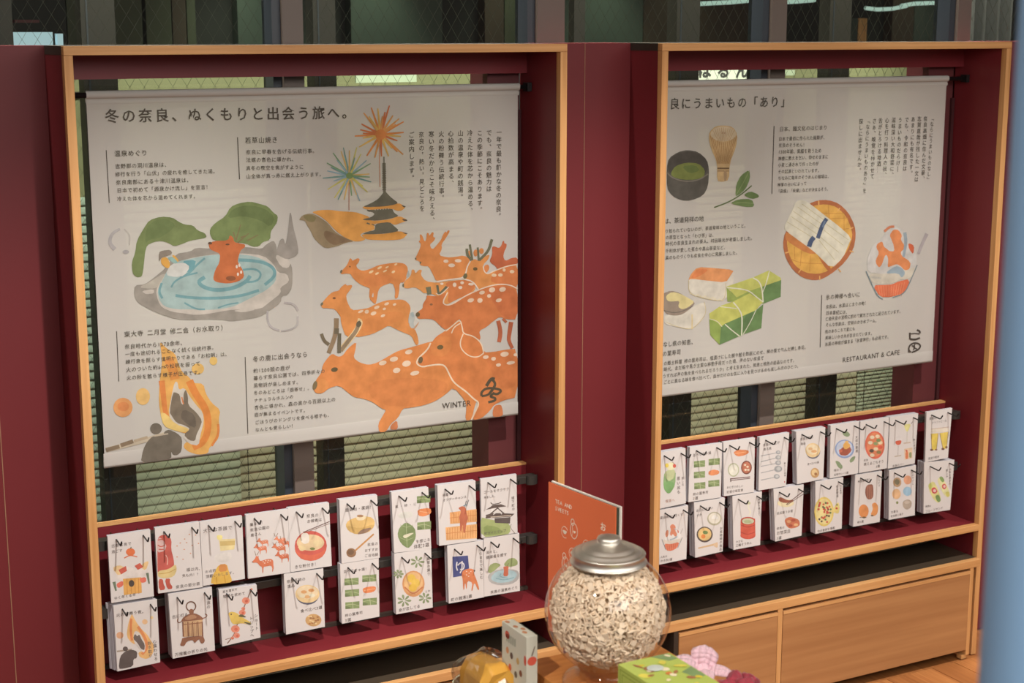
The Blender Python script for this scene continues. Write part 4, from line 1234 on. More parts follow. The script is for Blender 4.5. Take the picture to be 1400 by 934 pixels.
# ------------------------------------------------------------------ hanging card pads
YC = 0.070
FR = {1: (130, 680, 3.677), 2: (330, 670, 4.448), 3: (520, 640, 4.245), 4: (890, 560, 4.061), 5: (1100, 545, 4.061)}


def pad(fr, quad, th, label, art, alc, upper, hooks=(.2, .83), lean=0.0, group='card pads'):
    ox, oy, k = FR[fr]
    Y = YC
    q = [atY(ox + x / k, oy + y / k, Y) for x, y in quad]       # TL TR BR BL
    zt = (q[0].z + q[1].z) / 2
    t = thing('card_pad', label, 'cards', ((q[0].x + q[1].x) / 2, Y, q[3].z), 'card pads hanging in the %s alcove' % ('winter' if alc == 0 else 'restaurant'))
    front = MB()
    y0, y1 = Y, Y + .0012
    vs = [(v.x, y0, v.z) for v in q] + [(v.x, y1, v.z) for v in q]
    fs = [(3, 2, 1, 0), (4, 5, 6, 7), (0, 1, 5, 4), (1, 2, 6, 5), (2, 3, 7, 6), (3, 0, 4, 7)]
    front.add(vs, fs)
    front.build('front_card', M['card'], t)
    n = max(3, int(th / .0024))
    st = MB()
    rnd = random.Random(int(quad[0][0] * 13 + fr))
    dt = (th - .0014) / n
    for i in range(n):
        a = Y + .0014 + i * dt
        jx = rnd.uniform(-.0008, .0008)
        jz = rnd.uniform(-.0006, .0006) + .0000
        fan = -(i / n) * lean
        pts = []
        for v, top in ((q[0], 1), (q[1], 1), (q[2], 0), (q[3], 0)):
            pts.append((v.x + jx + fan, v.z + jz + (0 if top else rnd.uniform(0, .0006))))
        vs = [(x, a, z) for x, z in pts] + [(x, a + dt * .78, z) for x, z in pts]
        st.add(vs, fs)
    st.build('card_stack', M['sheet'], t)
    pr = Print(Y, (224, 218, 210), (.655, .63, .605), step=0.00006)
    pr.frame(ox, oy, k)
    art(pr)
    pr.build(t)
    rail = alcoves[alc][1 if upper else 2]
    for u in hooks:
        X = q[0].x + (q[1].x - q[0].x) * u
        Z = zt - .0115
        inst(hook_mesh, 'hook', rail, (X, Y - .0002, Z))
    return t


TC = (120, 108, 100)


def H(p, s, x0, y0, x1, y1, **kw):
    kw.setdefault('c', TC)
    p.T(s, x0, y0, x1, y1, bold=.006, **kw)


def Vt(p, s, x0, y0, x1, y1, **kw):
    kw.setdefault('c', TC)
    p.V(s, x0, y0, x1, y1, bold=.006, **kw)


OR = (228, 130, 84)
RD = (205, 95, 75)
YE = (236, 200, 120)
GN = (142, 160, 104)
DG = (96, 110, 80)
BN = (150, 112, 78)


def a_newyear(p):
    p.P([(85, 355), (140, 340), (230, 370), (272, 320), (262, 400), (230, 420), (110, 420)], (236, 226, 214))
    p.P([(85, 355), (120, 340), (150, 352), (120, 400)], (240, 206, 150)).P([(225, 350), (250, 325), (272, 320), (255, 370)], (238, 200, 140))
    p.P([(118, 365), (155, 345), (160, 370), (130, 388)], RD, 0).P([(198, 345), (225, 330), (242, 350), (215, 365)], RD, 0)
    p.P([(140, 410), (232, 402), (235, 480), (145, 492)], (236, 178, 92), 0)
    for x in (160, 180, 200, 218):
        p.S([(x, 408), (x + 2, 485)], 3, (206, 140, 66))
    p.P([(105, 435), (140, 418), (142, 445), (115, 458)], (232, 120, 96)).P([(220, 408), (255, 400), (258, 425), (232, 432)], (232, 120, 96))
    p.S([(95, 425), (105, 470)], 16, (116, 130, 104), .5).S([(262, 380), (272, 435)], 14, (116, 130, 104), .5)
    p.E(183, 433, 14, 17, (80, 70, 60)).S([(146, 306), (175, 290), (212, 300)], 6, (222, 130, 90)).E(178, 275, 23, 19, (226, 118, 66)).S([(178, 258), (182, 250)], 5, DG)
    H(p, '古都奈良で', 80, 246, 183, 232)
    H(p, '過ごす', 82, 275, 138, 266)
    H(p, 'ゆく年くる年', 95, 508, 205, 488)


def a_oni(p):
    p.P([(313, 210), (330, 190), (365, 188), (385, 215), (382, 260), (395, 310), (398, 345), (380, 370), (320, 382), (313, 380)], (206, 98, 84))
    p.P([(308, 215), (330, 200), (360, 240), (350, 270), (312, 280)], (226, 190, 180))
    p.S([(315, 215), (345, 210), (355, 240), (330, 250), (315, 240)], 5, RD).S([(320, 262), (345, 262)], 5, RD)
    p.P([(314, 370), (370, 362), (405, 335), (412, 365), (395, 400), (350, 408), (316, 402)], (230, 206, 140)).S([(320, 385), (370, 380), (405, 360)], 4, (206, 170, 90))
    p.P([(318, 412), (340, 410), (345, 440), (352, 450), (350, 465), (322, 468)], RD).P([(350, 410), (378, 408), (375, 430), (390, 450), (385, 462), (362, 462)], RD)
    p.S([(355, 290), (366, 310), (362, 340)], 4, (240, 190, 170))
    for x, y in ((412, 245), (428, 230), (450, 210), (474, 186), (505, 190), (460, 228), (448, 262), (488, 242), (442, 312), (480, 282), (520, 232), (412, 300)):
        p.E(x, y, 4, 3, (222, 160, 120), 8)
    H(p, '福は内、', 458, 366, 530, 358)
    H(p, '鬼も内！？', 436, 396, 528, 386)
    H(p, '奈良の節分祭', 405, 452, 528, 434)


def a_cup(p):
    p.P([(622, 212), (705, 208), (700, 262), (630, 270)], (240, 222, 160), 0).P([(628, 222), (704, 218), (703, 240), (630, 245)], (216, 190, 120), 0)
    p.P([(610, 190), (640, 190), (640, 212), (615, 215)], (244, 232, 150)).P([(600, 290), (680, 270), (690, 310), (650, 330), (600, 320)], (232, 226, 214))
    p.P([(598, 380), (622, 338), (662, 334), (672, 372), (690, 420), (678, 430), (582, 440), (585, 405)], (236, 190, 84)).S([(610, 400), (612, 435)], 5, (214, 160, 60)).S([(650, 390), (655, 430)], 5, (214, 160, 60))
    p.P([(624, 338), (660, 336), (668, 370), (620, 376)], (222, 150, 80))
    H(p, '大きな茶器で', 542, 170, 690, 152)
    H(p, 'お点前', 552, 376, 608, 366)
    H(p, '頂戴いたします。', 555, 400, 700, 378)


def deer_small(p, pts, c=OR1):
    p.P(pts, c)


def a_herd(p):
    C = (230, 142, 104)

    def doe(x, y, s, c, d=1):
        """small standing deer facing left; x, y = nose"""
        q = [(0, 0), (8, -6), (14, -14), (16, -24), (20, -16), (26, -22), (26, -10), (32, 2), (46, 0), (62, -3), (78, 0), (84, 8), (84, 22), (86, 34), (82, 50), (79, 50), (80, 34), (74, 24), (52, 26), (46, 26), (44, 50), (41, 50), (40, 26), (30, 20), (24, 10), (16, 5), (4, 5)]
        p.P([(x + a * s, y + b * s - a * s * .13) for a, b in q], c)
        for a, b in ((44, 6), (54, 3), (64, 3), (50, 12), (62, 10), (72, 6)):
            p.E(x + a * s, y + b * s - a * s * .13, 3 * s, 2 * s, (244, 218, 196), 8)
        p.E(x + 2 * s, y + 1 * s, 2.4 * s, 2.2 * s, (120, 90, 70), 8)
    doe(198, 300, .85, C)
    doe(92, 312, .85, C)
    doe(222, 318, .8, (226, 132, 94))
    doe(74, 350, .95, (228, 134, 96))
    doe(184, 348, 1.0, (222, 128, 88))
    doe(64, 436, 1.55, (220, 124, 84))
    doe(204, 398, 1.0, (216, 118, 80))
    for x0, y0, x1, y1 in ((206, 284, 198, 262), (212, 283, 222, 262), (88, 398, 80, 370), (94, 396, 108, 372), (198, 336, 190, 318), (204, 334, 214, 314), (240, 300, 236, 280)):
        p.S([(x0, y0), (x1, y1)], 4, (150, 120, 92), .4)
    H(p, '集まれ！', 50, 212, 130, 196)
    H(p, '奈良公園の', 52, 245, 172, 224)
    H(p, '鹿さん', 55, 276, 122, 264)


def a_zoni(p):
    p.E(422, 340, 98, 92, (214, 100, 84)).E(420, 320, 84, 50, (236, 208, 160)).P([(322, 340), (345, 385), (430, 400), (505, 370), (518, 330), (505, 400), (440, 432), (370, 425), (330, 385)], (224, 112, 82))
    p.P([(365, 262), (410, 262), (415, 320), (380, 330), (360, 310)], (242, 234, 216)).P([(340, 340), (370, 335), (400, 360), (360, 375)], (236, 214, 160)).P([(430, 310), (480, 300), (495, 330), (450, 350)], (238, 216, 164))
    p.E(432, 357, 16, 8, (130, 140, 80)).S([(375, 258), (536, 192)], 5, (120, 90, 80)).S([(380, 262), (536, 204)], 3, (140, 104, 88))
    H(p, '奈良の', 395, 160, 470, 152)
    H(p, 'お雑煮は', 398, 192, 490, 180)
    H(p, 'きな粉付き！', 322, 470, 455, 450)


def a_nabe(p):
    p.P([(632, 215), (650, 185), (700, 165), (780, 160), (812, 185), (808, 225), (770, 260), (700, 272), (650, 250)], (232, 194, 120))
    p.P([(640, 215), (720, 235), (810, 205), (800, 235), (760, 262), (700, 272), (650, 250)], (214, 176, 104)).P([(700, 272), (730, 240), (800, 225), (760, 262)], (150, 120, 96))
    p.P([(695, 165), (740, 152), (765, 165), (740, 185), (705, 185)], (240, 222, 180)).E(722, 158, 20, 8, (170, 130, 90))
    p.S([(805, 268), (680, 380)], 10, (206, 150, 90)).E(668, 382, 30, 28, (160, 120, 84)).E(665, 378, 20, 17, (130, 100, 72))
    H(p, '鹿鍋始・薬鍋！', 630, 124, 790, 104)
    H(p, '奈良の', 765, 334, 832, 326)
    H(p, 'おすすめ', 748, 370, 832, 360)
    H(p, 'ご当地鍋', 748, 402, 832, 392)


def leafbox(p, x, y, w, h, c=GN):
    p.P([(x, y + h * .1), (x + w, y - h * .08), (x + w, y + h * .92), (x, y + h * 1.08)], c, 0)
    p.S([(x, y + h * .5), (x + w * .5, y + h * .3), (x + w, y + h * .6)], h * .08, (190, 200, 150))
    p.S([(x + w * .5, y), (x + w * .55, y + h)], h * .08, (196, 204, 160))
    p.P([(x, y + h * .6), (x + w * .4, y + h * .8), (x + w * .3, y + h), (x, y + h * 1.05)], tuple(int(v * .82) for v in c))


def a_leaf(p):
    leafbox(p, 212, 160, 78, 42)
    leafbox(p, 214, 312, 80, 45)
    p.P([(214, 240), (290, 230), (298, 262), (255, 282), (220, 278)], (228, 140, 84)).S([(225, 250), (285, 262)], 4, (240, 180, 130))
    p.P([(150, 312), (200, 345), (208, 400), (185, 445), (160, 468), (120, 440), (98, 390), (110, 345)], (132, 150, 96)).S([(150, 315), (155, 460)], 3, (190, 200, 150)).P([(128, 392), (170, 378), (198, 375), (170, 395), (140, 410)], (236, 230, 196))
    for a in (345, 420):
        p.S([(152, a), (190, a - 15)], 2.5, (180, 192, 140)).S([(152, a), (115, a - 15)], 2.5, (180, 192, 140))
    p.P([(100, 260), (185, 250), (190, 285), (110, 295)], (230, 228, 214))
    H(p, '薬 ・ 柿 ・ に', 85, 226, 210, 208, asc=.4)
    H(p, 'を感じる', 205, 428, 290, 414)
    H(p, '体験3選', 192, 458, 284, 444)


def a_stadium(p):
    C = (238, 176, 112)
    p.P([(402, 258), (558, 238), (560, 312), (405, 325)], C, 0).P([(378, 345), (560, 325), (560, 408), (382, 420)], (240, 182, 118), 0)
    for x in range(412, 556, 14):
        p.S([(x, 262 - (x - 402) * .12), (x, 320 - (x - 402) * .09)], 2.5, (214, 136, 76))
    for x in range(388, 556, 15):
        p.S([(x, 350 - (x - 378) * .1), (x, 415 - (x - 378) * .07)], 2.5, (214, 136, 76))
    p.S([(402, 290), (558, 272)], 3, (214, 136, 76)).S([(380, 380), (560, 362)], 3, (214, 136, 76))
    p.P([(450, 232), (475, 220), (495, 228), (500, 262), (510, 290), (500, 315), (492, 375), (482, 378), (478, 322), (470, 372), (462, 360), (462, 312), (456, 285), (470, 250)], (196, 110, 76))
    p.S([(490, 225), (498, 190)], 4, (110, 110, 110)).S([(500, 222), (512, 185)], 4, (110, 110, 110)).S([(480, 220), (505, 210)], 4, (120, 150, 160))
    H(p, '開園で', 360, 158, 412, 150)
    H(p, 'オフデーチャンス', 362, 188, 500, 166)


def a_castle(p):
    p.P([(582, 285), (620, 295), (700, 310), (752, 322), (755, 380), (700, 390), (585, 404)], (172, 184, 118)).P([(600, 330), (680, 340), (720, 380), (600, 395)], (150, 166, 98))
    K = (98, 82, 74)
    p.P([(640, 215), (700, 208), (705, 240), (645, 250)], (236, 230, 220), 0)
    p.P([(612, 242), (640, 225), (650, 215), (700, 210), (732, 222), (705, 226), (650, 235)], K, 0).S([(640, 200), (650, 212), (690, 205), (700, 198)], 5, K)
    p.P([(640, 250), (730, 240), (740, 290), (640, 298)], (232, 226, 216), 0)
    p.S([(612, 290), (680, 232), (735, 280)], 8, K, smooth=0).P([(612, 272), (650, 262), (700, 262), (778, 265), (760, 282), (640, 290), (615, 292)], K, 0)
    p.S([(655, 270), (685, 248), (705, 268)], 5, (232, 226, 216), smooth=0)
    p.P([(662, 292), (755, 285), (752, 322), (665, 318)], (96, 84, 78), 0).S([(640, 285), (760, 275)], 4, (230, 214, 190))
    p.S([(760, 325), (752, 345), (780, 378)], 3, (130, 120, 100))
    H(p, 'ゴールをサクサク', 598, 142, 748, 120)
    H(p, '来ました。', 600, 172, 668, 162)
    Vt(p, '城下町の', 768, 162, 772, 248)
    H(p, '町ガイドマップ', 602, 382, 730, 362)


def a_fire(p):
    p.P([(158, 700), (165, 640), (178, 600), (185, 585), (200, 615), (215, 640), (235, 665), (262, 690), (280, 720), (298, 745), (290, 790), (262, 815), (225, 805), (215, 780), (250, 770), (225, 745), (185, 735)], (240, 190, 120))
    p.S([(182, 610), (178, 660), (185, 720)], 12, (228, 140, 84)).S([(215, 650), (255, 710), (262, 760), (235, 790)], 14, (230, 146, 88))
    p.P([(192, 700), (200, 670), (225, 680), (255, 740), (248, 785), (222, 765), (198, 735)], (228, 220, 208))
    p.P([(190, 710), (200, 685), (212, 700), (222, 688), (232, 712), (250, 740), (248, 770), (230, 762), (215, 735)], (118, 104, 96))
    p.S([(110, 775), (185, 765)], 8, (176, 160, 140))
    p.P([(118, 862), (125, 800), (150, 775), (185, 765), (212, 775), (210, 810), (192, 812), (192, 850), (140, 862)], (100, 88, 82)).E(152, 762, 13, 12, (96, 84, 78))
    p.E(125, 694, 18, 17, (240, 184, 140)).E(250, 626, 14, 13, (242, 200, 150)).E(285, 605, 8, 8, (240, 208, 150))
    H(p, '火の粉舞う夜。', 105, 594, 245, 574)
    Vt(p, '心震わせる', 298, 715, 306, 822)
    Vt(p, 'お水取り', 272, 722, 278, 808)


def a_lantern(p):
    B1, B2 = (150, 100, 72), (212, 174, 128)
    for i in range(14):
        t = i / 14 * 6.283
        t2 = (i + 1) / 14 * 6.283
        p.S([(482 + 24 * math.cos(t), 548 + 24 * math.sin(t)), (482 + 24 * math.cos(t2), 548 + 24 * math.sin(t2))], 6, (120, 86, 66))
    p.E(484, 575, 12, 14, B1)
    p.P([(430, 625), (445, 600), (475, 585), (500, 582), (530, 595), (548, 615), (500, 628)], B1).P([(445, 612), (475, 592), (500, 590), (515, 605), (470, 618)], (186, 140, 104))
    p.S([(440, 622), (420, 632), (412, 622), (418, 608)], 4, B1).S([(530, 608), (555, 606), (565, 592), (552, 586)], 4, B1)
    p.P([(440, 625), (540, 615), (540, 695), (445, 702)], B2, 0)
    for x in range(446, 540, 9):
        p.S([(x, 628), (x + 1, 698)], 2, B1)
    for x, w in ((440, 6), (466, 5), (490, 5), (516, 5), (538, 6)):
        p.S([(x, 625), (x + 3, 700)], w, (136, 92, 66))
    p.S([(440, 640), (540, 630)], 4, B1)
    p.P([(438, 705), (542, 695), (550, 715), (540, 722), (520, 712), (500, 735), (490, 715), (460, 725), (448, 748), (425, 745), (435, 720)], B1).P([(520, 710), (548, 708), (552, 725), (535, 738)], B1)
    H(p, '古に灯る', 386, 602, 468, 588)
    Vt(p, '永遠の', 570, 498, 570, 560)
    H(p, '万燈籠の祈りの光', 400, 792, 565, 762)


def a_bird(p):
    p.S([(665, 735), (700, 690), (710, 650), (745, 560), (785, 465)], 5, (150, 110, 90)).S([(655, 715), (690, 705)], 3, (150, 110, 90))
    for x, y, r in ((758, 520, 20), (740, 580, 17), (705, 662, 22), (712, 695, 16), (745, 560, 10), (786, 462, 6), (690, 708, 9)):
        p.E(x, y, r, r * .85, (236, 150, 120)).E(x + 3, y + 2, r * .4, r * .35, (222, 110, 84))
    p.P([(668, 582), (685, 574), (710, 580), (735, 600), (760, 615), (785, 630), (782, 642), (740, 632), (700, 640), (685, 630), (675, 600)], (232, 200, 100)).P([(715, 600), (765, 605), (735, 585)], (110, 104, 74)).P([(740, 625), (785, 632), (780, 645)], (96, 92, 66)).E(684, 588, 4, 4, (90, 80, 60), 8)
    H(p, '耳を澄ませ', 640, 476, 715, 460)
    H(p, '物語を求めて', 642, 500, 755, 482)
    Vt(p, 'トリップへ', 784, 598, 790, 704)


def a_bird_2(p):
    a_bird(p)
    Vt(p, 'ショート', 808, 585, 813, 668)


def bowl(p, x, y, rx, ry, out, inn, top=(236, 206, 150)):
    p.E(x, y, rx, ry, out).E(x, y - ry * .12, rx * .88, ry * .8, inn).E(x - rx * .2, y - ry * .15, rx * .5, ry * .45, top)


def a_soup(p):
    p.E(402, 640, 70, 58, (96, 96, 110)).E(402, 632, 74, 55, (236, 206, 150)).E(402, 622, 64, 40, (240, 218, 176))
    for x, y, c in ((380, 620, (226, 170, 110)), (425, 610, (222, 160, 100)), (400, 650, (230, 180, 120)), (430, 640, (236, 230, 200)), (370, 645, (238, 226, 190))):
        p.E(x, y, 18, 10, c)
    p.E(438, 792, 49, 38, (214, 170, 110))
    r = random.Random(3)
    for i in range(16):
        p.E(438 + r.uniform(-34, 34), 792 + r.uniform(-24, 24), 8, 5, r.choice([(178, 122, 74), (236, 206, 150), (160, 110, 70)]), 8)
    H(p, '奈良名物の', 275, 558, 390, 540)
    H(p, '逸品', 278, 588, 325, 580)
    H(p, '食べ比べ3選', 358, 738, 492, 712)


def a_sushi(p):
    for x, y in ((627, 536), (735, 516), (630, 605), (632, 680), (738, 658)):
        leafbox(p, x, y, 86, 42)
    p.P([(735, 600), (770, 588), (815, 585), (820, 605), (800, 622), (745, 630)], (234, 140, 84)).S([(745, 612), (815, 600)], 4, (242, 180, 130))
    H(p, '並べなきゃ損！', 620, 498, 762, 480)
    H(p, '柿の葉寿司', 628, 765, 738, 744)
    H(p, '3選', 628, 795, 668, 788)


def a_yuzu(p):
    p.E(192, 672, 65, 76, (222, 160, 104)).E(192, 668, 55, 64, (236, 190, 130)).E(180, 640, 24, 24, (240, 200, 84)).E(205, 668, 25, 26, (240, 202, 90)).E(188, 695, 24, 22, (238, 196, 80))
    p.S([(140, 690), (190, 738), (245, 690)], 8, (206, 130, 84))
    for cx, cy, s in ((215, 545, 1.1), (105, 615, .8), (138, 770, 1.1), (258, 755, 1.0)):
        for i in range(7):
            t = i * .9
            p.P([(cx, cy), (cx + 30 * s * math.cos(t) - 8 * math.sin(t), cy + 26 * s * math.sin(t) + 8 * math.cos(t)), (cx + 40 * s * math.cos(t), cy + 34 * s * math.sin(t)), (cx + 30 * s * math.cos(t) + 8 * math.sin(t), cy + 26 * s * math.sin(t) - 8 * math.cos(t))], (142, 156, 112))
    Vt(p, '薬草の薫り', 278, 515, 280, 625)
    H(p, 'とや', 258, 718, 290, 712)
    H(p, '身が恋してる', 105, 826, 232, 800)


def a_yu(p):
    p.P([(418, 515), (508, 508), (515, 580), (495, 622), (422, 635)], (70, 78, 130), 0)
    p.S([(445, 545), (440, 575), (448, 595)], 7, (232, 228, 226)).S([(448, 565), (470, 545), (488, 560), (482, 590), (462, 588)], 7, (232, 228, 226)).S([(474, 540), (474, 590), (462, 610)], 7, (232, 228, 226))
    p.P([(470, 620), (480, 592), (520, 582), (545, 590), (540, 604), (555, 640), (575, 700), (568, 712), (545, 660), (535, 712), (527, 712), (535, 665), (505, 652), (500, 712), (492, 660), (486, 710), (480, 700), (478, 645)], (224, 134, 84))
    for x, y in ((500, 600), (515, 610), (500, 620), (525, 600), (512, 628)):
        p.E(x, y, 4, 3, (244, 220, 196), 8)
    p.P([(540, 588), (552, 595), (545, 605)], (110, 90, 80))
    Vt(p, 'ならまちで楽しむ', 580, 462, 588, 645)
    H(p, '町の銭湯2選', 408, 766, 532, 742)


def a_onsen(p):
    p.P([(622, 605), (632, 565), (665, 548), (702, 560), (680, 580), (645, 612)], (160, 172, 112)).P([(712, 565), (740, 528), (775, 520), (798, 540), (795, 565), (750, 575)], (152, 166, 108))
    p.P([(620, 625), (660, 595), (720, 585), (790, 590), (808, 615), (800, 650), (760, 675), (690, 682), (635, 665)], (186, 184, 178)).P([(640, 635), (670, 600), (730, 590), (785, 600), (795, 625), (760, 660), (690, 668), (650, 655)], (176, 204, 206))
    p.S([(670, 640), (720, 652), (775, 635)], 4, (130, 172, 178)).S([(700, 612), (690, 630), (740, 640)], 4, (130, 172, 178))
    p.P([(712, 576), (722, 570), (745, 570), (742, 585), (742, 628), (712, 628), (718, 590)], (206, 112, 80)).S([(735, 570), (745, 552)], 3, (120, 110, 80))
    H(p, '深々と、', 612, 492, 680, 482)
    H(p, '健脚者を癒す', 612, 520, 735, 500)
    H(p, '奈良の温泉めぐり', 638, 722, 798, 692)


def a_soda(p):
    p.P([(75, 345), (138, 335), (135, 420), (110, 462), (92, 468), (70, 430), (68, 400)], (150, 184, 124)).P([(78, 340), (136, 330), (130, 380), (100, 400), (78, 375)], (206, 214, 160)).P([(72, 400), (110, 400), (135, 410), (110, 462), (92, 468), (70, 440)], (134, 180, 112))
    p.E(110, 315, 26, 22, (242, 236, 190)).E(88, 310, 10, 12, (240, 214, 90)).E(130, 313, 9, 11, (214, 96, 78)).S([(130, 303), (118, 290)], 2.5, (150, 80, 60))
    Vt(p, '恋した', 175, 372, 177, 425)
    Vt(p, '思い出も', 152, 370, 154, 470)
    H(p, '喫茶へ', 80, 510, 132, 502, c=(200, 160, 140))


def a_sushi2(p):
    for x, y in ((238, 284), (320, 272), (238, 344), (240, 405), (318, 392)):
        leafbox(p, x, y, 62, 36)
    p.P([(318, 345), (345, 332), (380, 340), (378, 358), (340, 368), (320, 362)], (234, 148, 96))
    H(p, '並べなきゃ損', 232, 254, 334, 240)
    H(p, '柿の葉寿司', 232, 472, 318, 458)
    H(p, '3選', 232, 496, 262, 490)


def a_meal(p):
    p.P([(455, 240), (480, 222), (540, 225), (545, 240), (520, 255), (480, 262)], (226, 140, 88)).S([(462, 245), (530, 235)], 3, (244, 190, 140))
    p.E(458, 335, 31, 38, (186, 190, 150)).E(458, 335, 26, 32, (236, 234, 214)).E(530, 322, 30, 38, (130, 74, 60)).E(530, 322, 24, 31, (196, 120, 90))
    for x, y in ((522, 308), (536, 318), (525, 335), (540, 335)):
        p.E(x, y, 7, 6, (240, 222, 190), 8)
    p.S([(442, 385), (550, 374)], 5, (112, 74, 70)).S([(442, 394), (550, 382)], 4, (112, 74, 70)).S([(441, 382), (443, 402)], 5, (90, 70, 66))
    H(p, 'おにぎりめしい', 420, 434, 512, 424)
    H(p, '町家の味定食', 420, 460, 512, 446)


def a_spoons(p):
    for i, (y0, y1, r) in enumerate(((250, 236, 12), (282, 264, 14), (308, 294, 15), (344, 328, 20), (384, 370, 15))):
        p.S([(610, y0 + 8), (700, y1 + 4)], 5, (176, 176, 172), .3).E(706 - (8 if i == 4 else 0), y1 + 2, r * 1.1, r * .9, (168, 170, 168)).E(708 - (8 if i == 4 else 0), y1 + 1, r * .6, r * .5, (206, 206, 200))
    H(p, '奈良の大工が', 622, 198, 715, 182)
    H(p, '創る匙', 624, 222, 670, 214)
    Vt(p, '暮らしの道具', 742, 292, 744, 372)
    p.E(742, 402, 3, 5, (200, 80, 70), 8)


def a_udon(p):
    p.E(900, 232, 40, 42, (110, 112, 124)).E(898, 226, 41, 40, (238, 208, 152)).E(896, 222, 34, 28, (242, 224, 184)).E(905, 232, 16, 8, (228, 176, 120)).E(885, 218, 12, 8, (230, 184, 130))
    p.E(910, 352, 24, 28, (206, 164, 108)).E(908, 350, 16, 18, (236, 206, 150)).E(914, 358, 8, 8, (170, 118, 74))
    H(p, '奈良名物の', 828, 166, 902, 152)
    H(p, '逸品', 830, 192, 858, 186)
    H(p, '食べ比べ3選', 868, 304, 932, 292)


def a_curry(p):
    p.E(222, 280, 54, 52, (150, 170, 206)).E(222, 278, 46, 44, (206, 216, 230)).P([(190, 300), (210, 268), (250, 262), (262, 290), (235, 318), (200, 315)], (170, 90, 66)).P([(210, 262), (225, 240), (250, 250), (255, 268), (225, 285)], (234, 180, 96)).E(200, 290, 10, 9, (206, 110, 80)).E(234, 240, 10, 6, (236, 190, 110))
    for pts in ([(208, 185), (235, 180), (255, 200), (240, 215), (215, 205)], [(168, 345), (190, 348), (212, 375), (208, 392), (185, 382)], [(284, 318), (275, 345), (255, 358), (248, 345), (262, 325)]):
        p.P(pts, (142, 160, 120))
    Vt(p, '大和の薬膳', 288, 205, 290, 300)
    H(p, '味わう', 162, 400, 205, 392)
    H(p, '名物カレー3選', 162, 424, 243, 410)


def a_pizza(p):
    p.E(390, 258, 55, 78, (226, 112, 84)).E(390, 256, 46, 68, (232, 140, 96))
    for x, y, c in ((375, 215, (244, 226, 190)), (405, 210, (244, 220, 180)), (420, 245, (240, 214, 170)), (365, 245, (244, 226, 190)), (395, 250, (150, 164, 110)), (410, 232, (130, 150, 96)), (372, 290, (96, 80, 66)), (412, 298, (150, 130, 80)), (395, 280, (244, 222, 180)), (375, 315, (244, 226, 190)), (420, 270, (222, 96, 70))):
        p.E(x, y, 13, 10, c, 10)
    H(p, '奈良', 328, 344, 352, 340)
    H(p, '映えるごちそう', 328, 366, 440, 348)
    H(p, '3選', 396, 378, 418, 374)


def a_drinks(p):
    p.P([(505, 205), (535, 200), (540, 240), (530, 258), (515, 260), (502, 240)], (238, 232, 224)).P([(503, 236), (539, 230), (535, 252), (518, 260), (506, 252)], (214, 100, 70)).S([(520, 262), (518, 315)], 3, (190, 180, 170)).S([(500, 322), (536, 316)], 5, (196, 176, 150))
    p.P([(548, 145), (592, 138), (575, 182), (565, 185)], (232, 226, 150)).S([(569, 185), (568, 245)], 3, (200, 196, 180)).S([(550, 248), (588, 244)], 6, (206, 184, 160)).S([(592, 140), (600, 128)], 3, (120, 110, 100)).S([(556, 150), (552, 138)], 3, (110, 100, 90))
    p.P([(553, 280), (598, 272), (598, 330), (555, 340)], (236, 206, 170), 0).P([(560, 295), (575, 292), (575, 335), (560, 336)], (222, 130, 84)).P([(580, 300), (594, 296), (594, 326), (582, 330)], (150, 160, 110)).E(566, 290, 6, 5, (206, 90, 70), 8)
    Vt(p, '夜の奈良で', 608, 222, 610, 300)
    H(p, '奈良のバー', 488, 376, 552, 362)


def a_beer(p):
    p.P([(702, 195), (742, 192), (732, 285), (706, 288)], (232, 206, 92), 0).P([(750, 192), (797, 185), (788, 278), (768, 280)], (232, 206, 96), 0)
    p.P([(702, 192), (800, 182), (800, 160), (702, 168)], (238, 228, 206)).S([(702, 170), (800, 158)], 3, (206, 176, 150))
    for pts in ([(702, 195), (706, 288)], [(742, 192), (732, 285)], [(750, 192), (768, 280)], [(797, 185), (788, 278)]):
        p.S(pts, 3, (160, 130, 80))
    p.E(705, 285, 9, 6, (120, 86, 66)).E(730, 284, 7, 5, (140, 100, 76)).E(768, 280, 9, 6, (120, 86, 66)).E(787, 270, 7, 6, (130, 90, 70))
    H(p, '地産の', 692, 112, 732, 108)
    H(p, 'クラフトビール', 705, 136, 790, 122)
    H(p, '奈良で乾杯', 686, 334, 748, 322)


def a_ice(p):
    p.P([(66, 718), (72, 690), (92, 655), (115, 632), (138, 642), (158, 675), (172, 712), (130, 726), (90, 728)], (234, 229, 220))
    p.P([(78, 690), (88, 668), (98, 672), (96, 700), (84, 712)], (226, 150, 116)).P([(104, 648), (120, 634), (138, 648), (134, 672), (146, 694), (136, 708), (120, 690), (112, 704), (104, 690), (112, 670)], (224, 142, 106)).P([(146, 664), (156, 678), (150, 690)], (216, 110, 84))
    p.S([(128, 660), (142, 668)], 4, (176, 190, 194)).S([(105, 724), (130, 716), (146, 704)], 7, (176, 190, 194))
    p.P([(62, 722), (108, 730), (170, 714), (160, 738), (110, 748), (72, 744)], (226, 214, 194))
    p.P([(72, 744), (110, 748), (158, 734), (146, 768), (112, 786), (84, 782)], (224, 122, 88))
    for i in range(6):
        p.S([(80 + i * 13, 746 - max(0, i - 2) * 2), (88 + i * 10, 780 - max(0, i - 3) * 4)], 1.6, (238, 168, 130))
    p.S([(60, 720), (82, 778)], 3, (140, 150, 150)).S([(174, 710), (148, 768)], 3, (140, 150, 150)).S([(164, 690), (176, 660)], 5, (196, 188, 180))
    H(p, '夏は味わい尽くす', 50, 602, 178, 582)
    H(p, '人気の', 52, 820, 90, 814)
    H(p, 'かき氷3選', 52, 842, 118, 830)


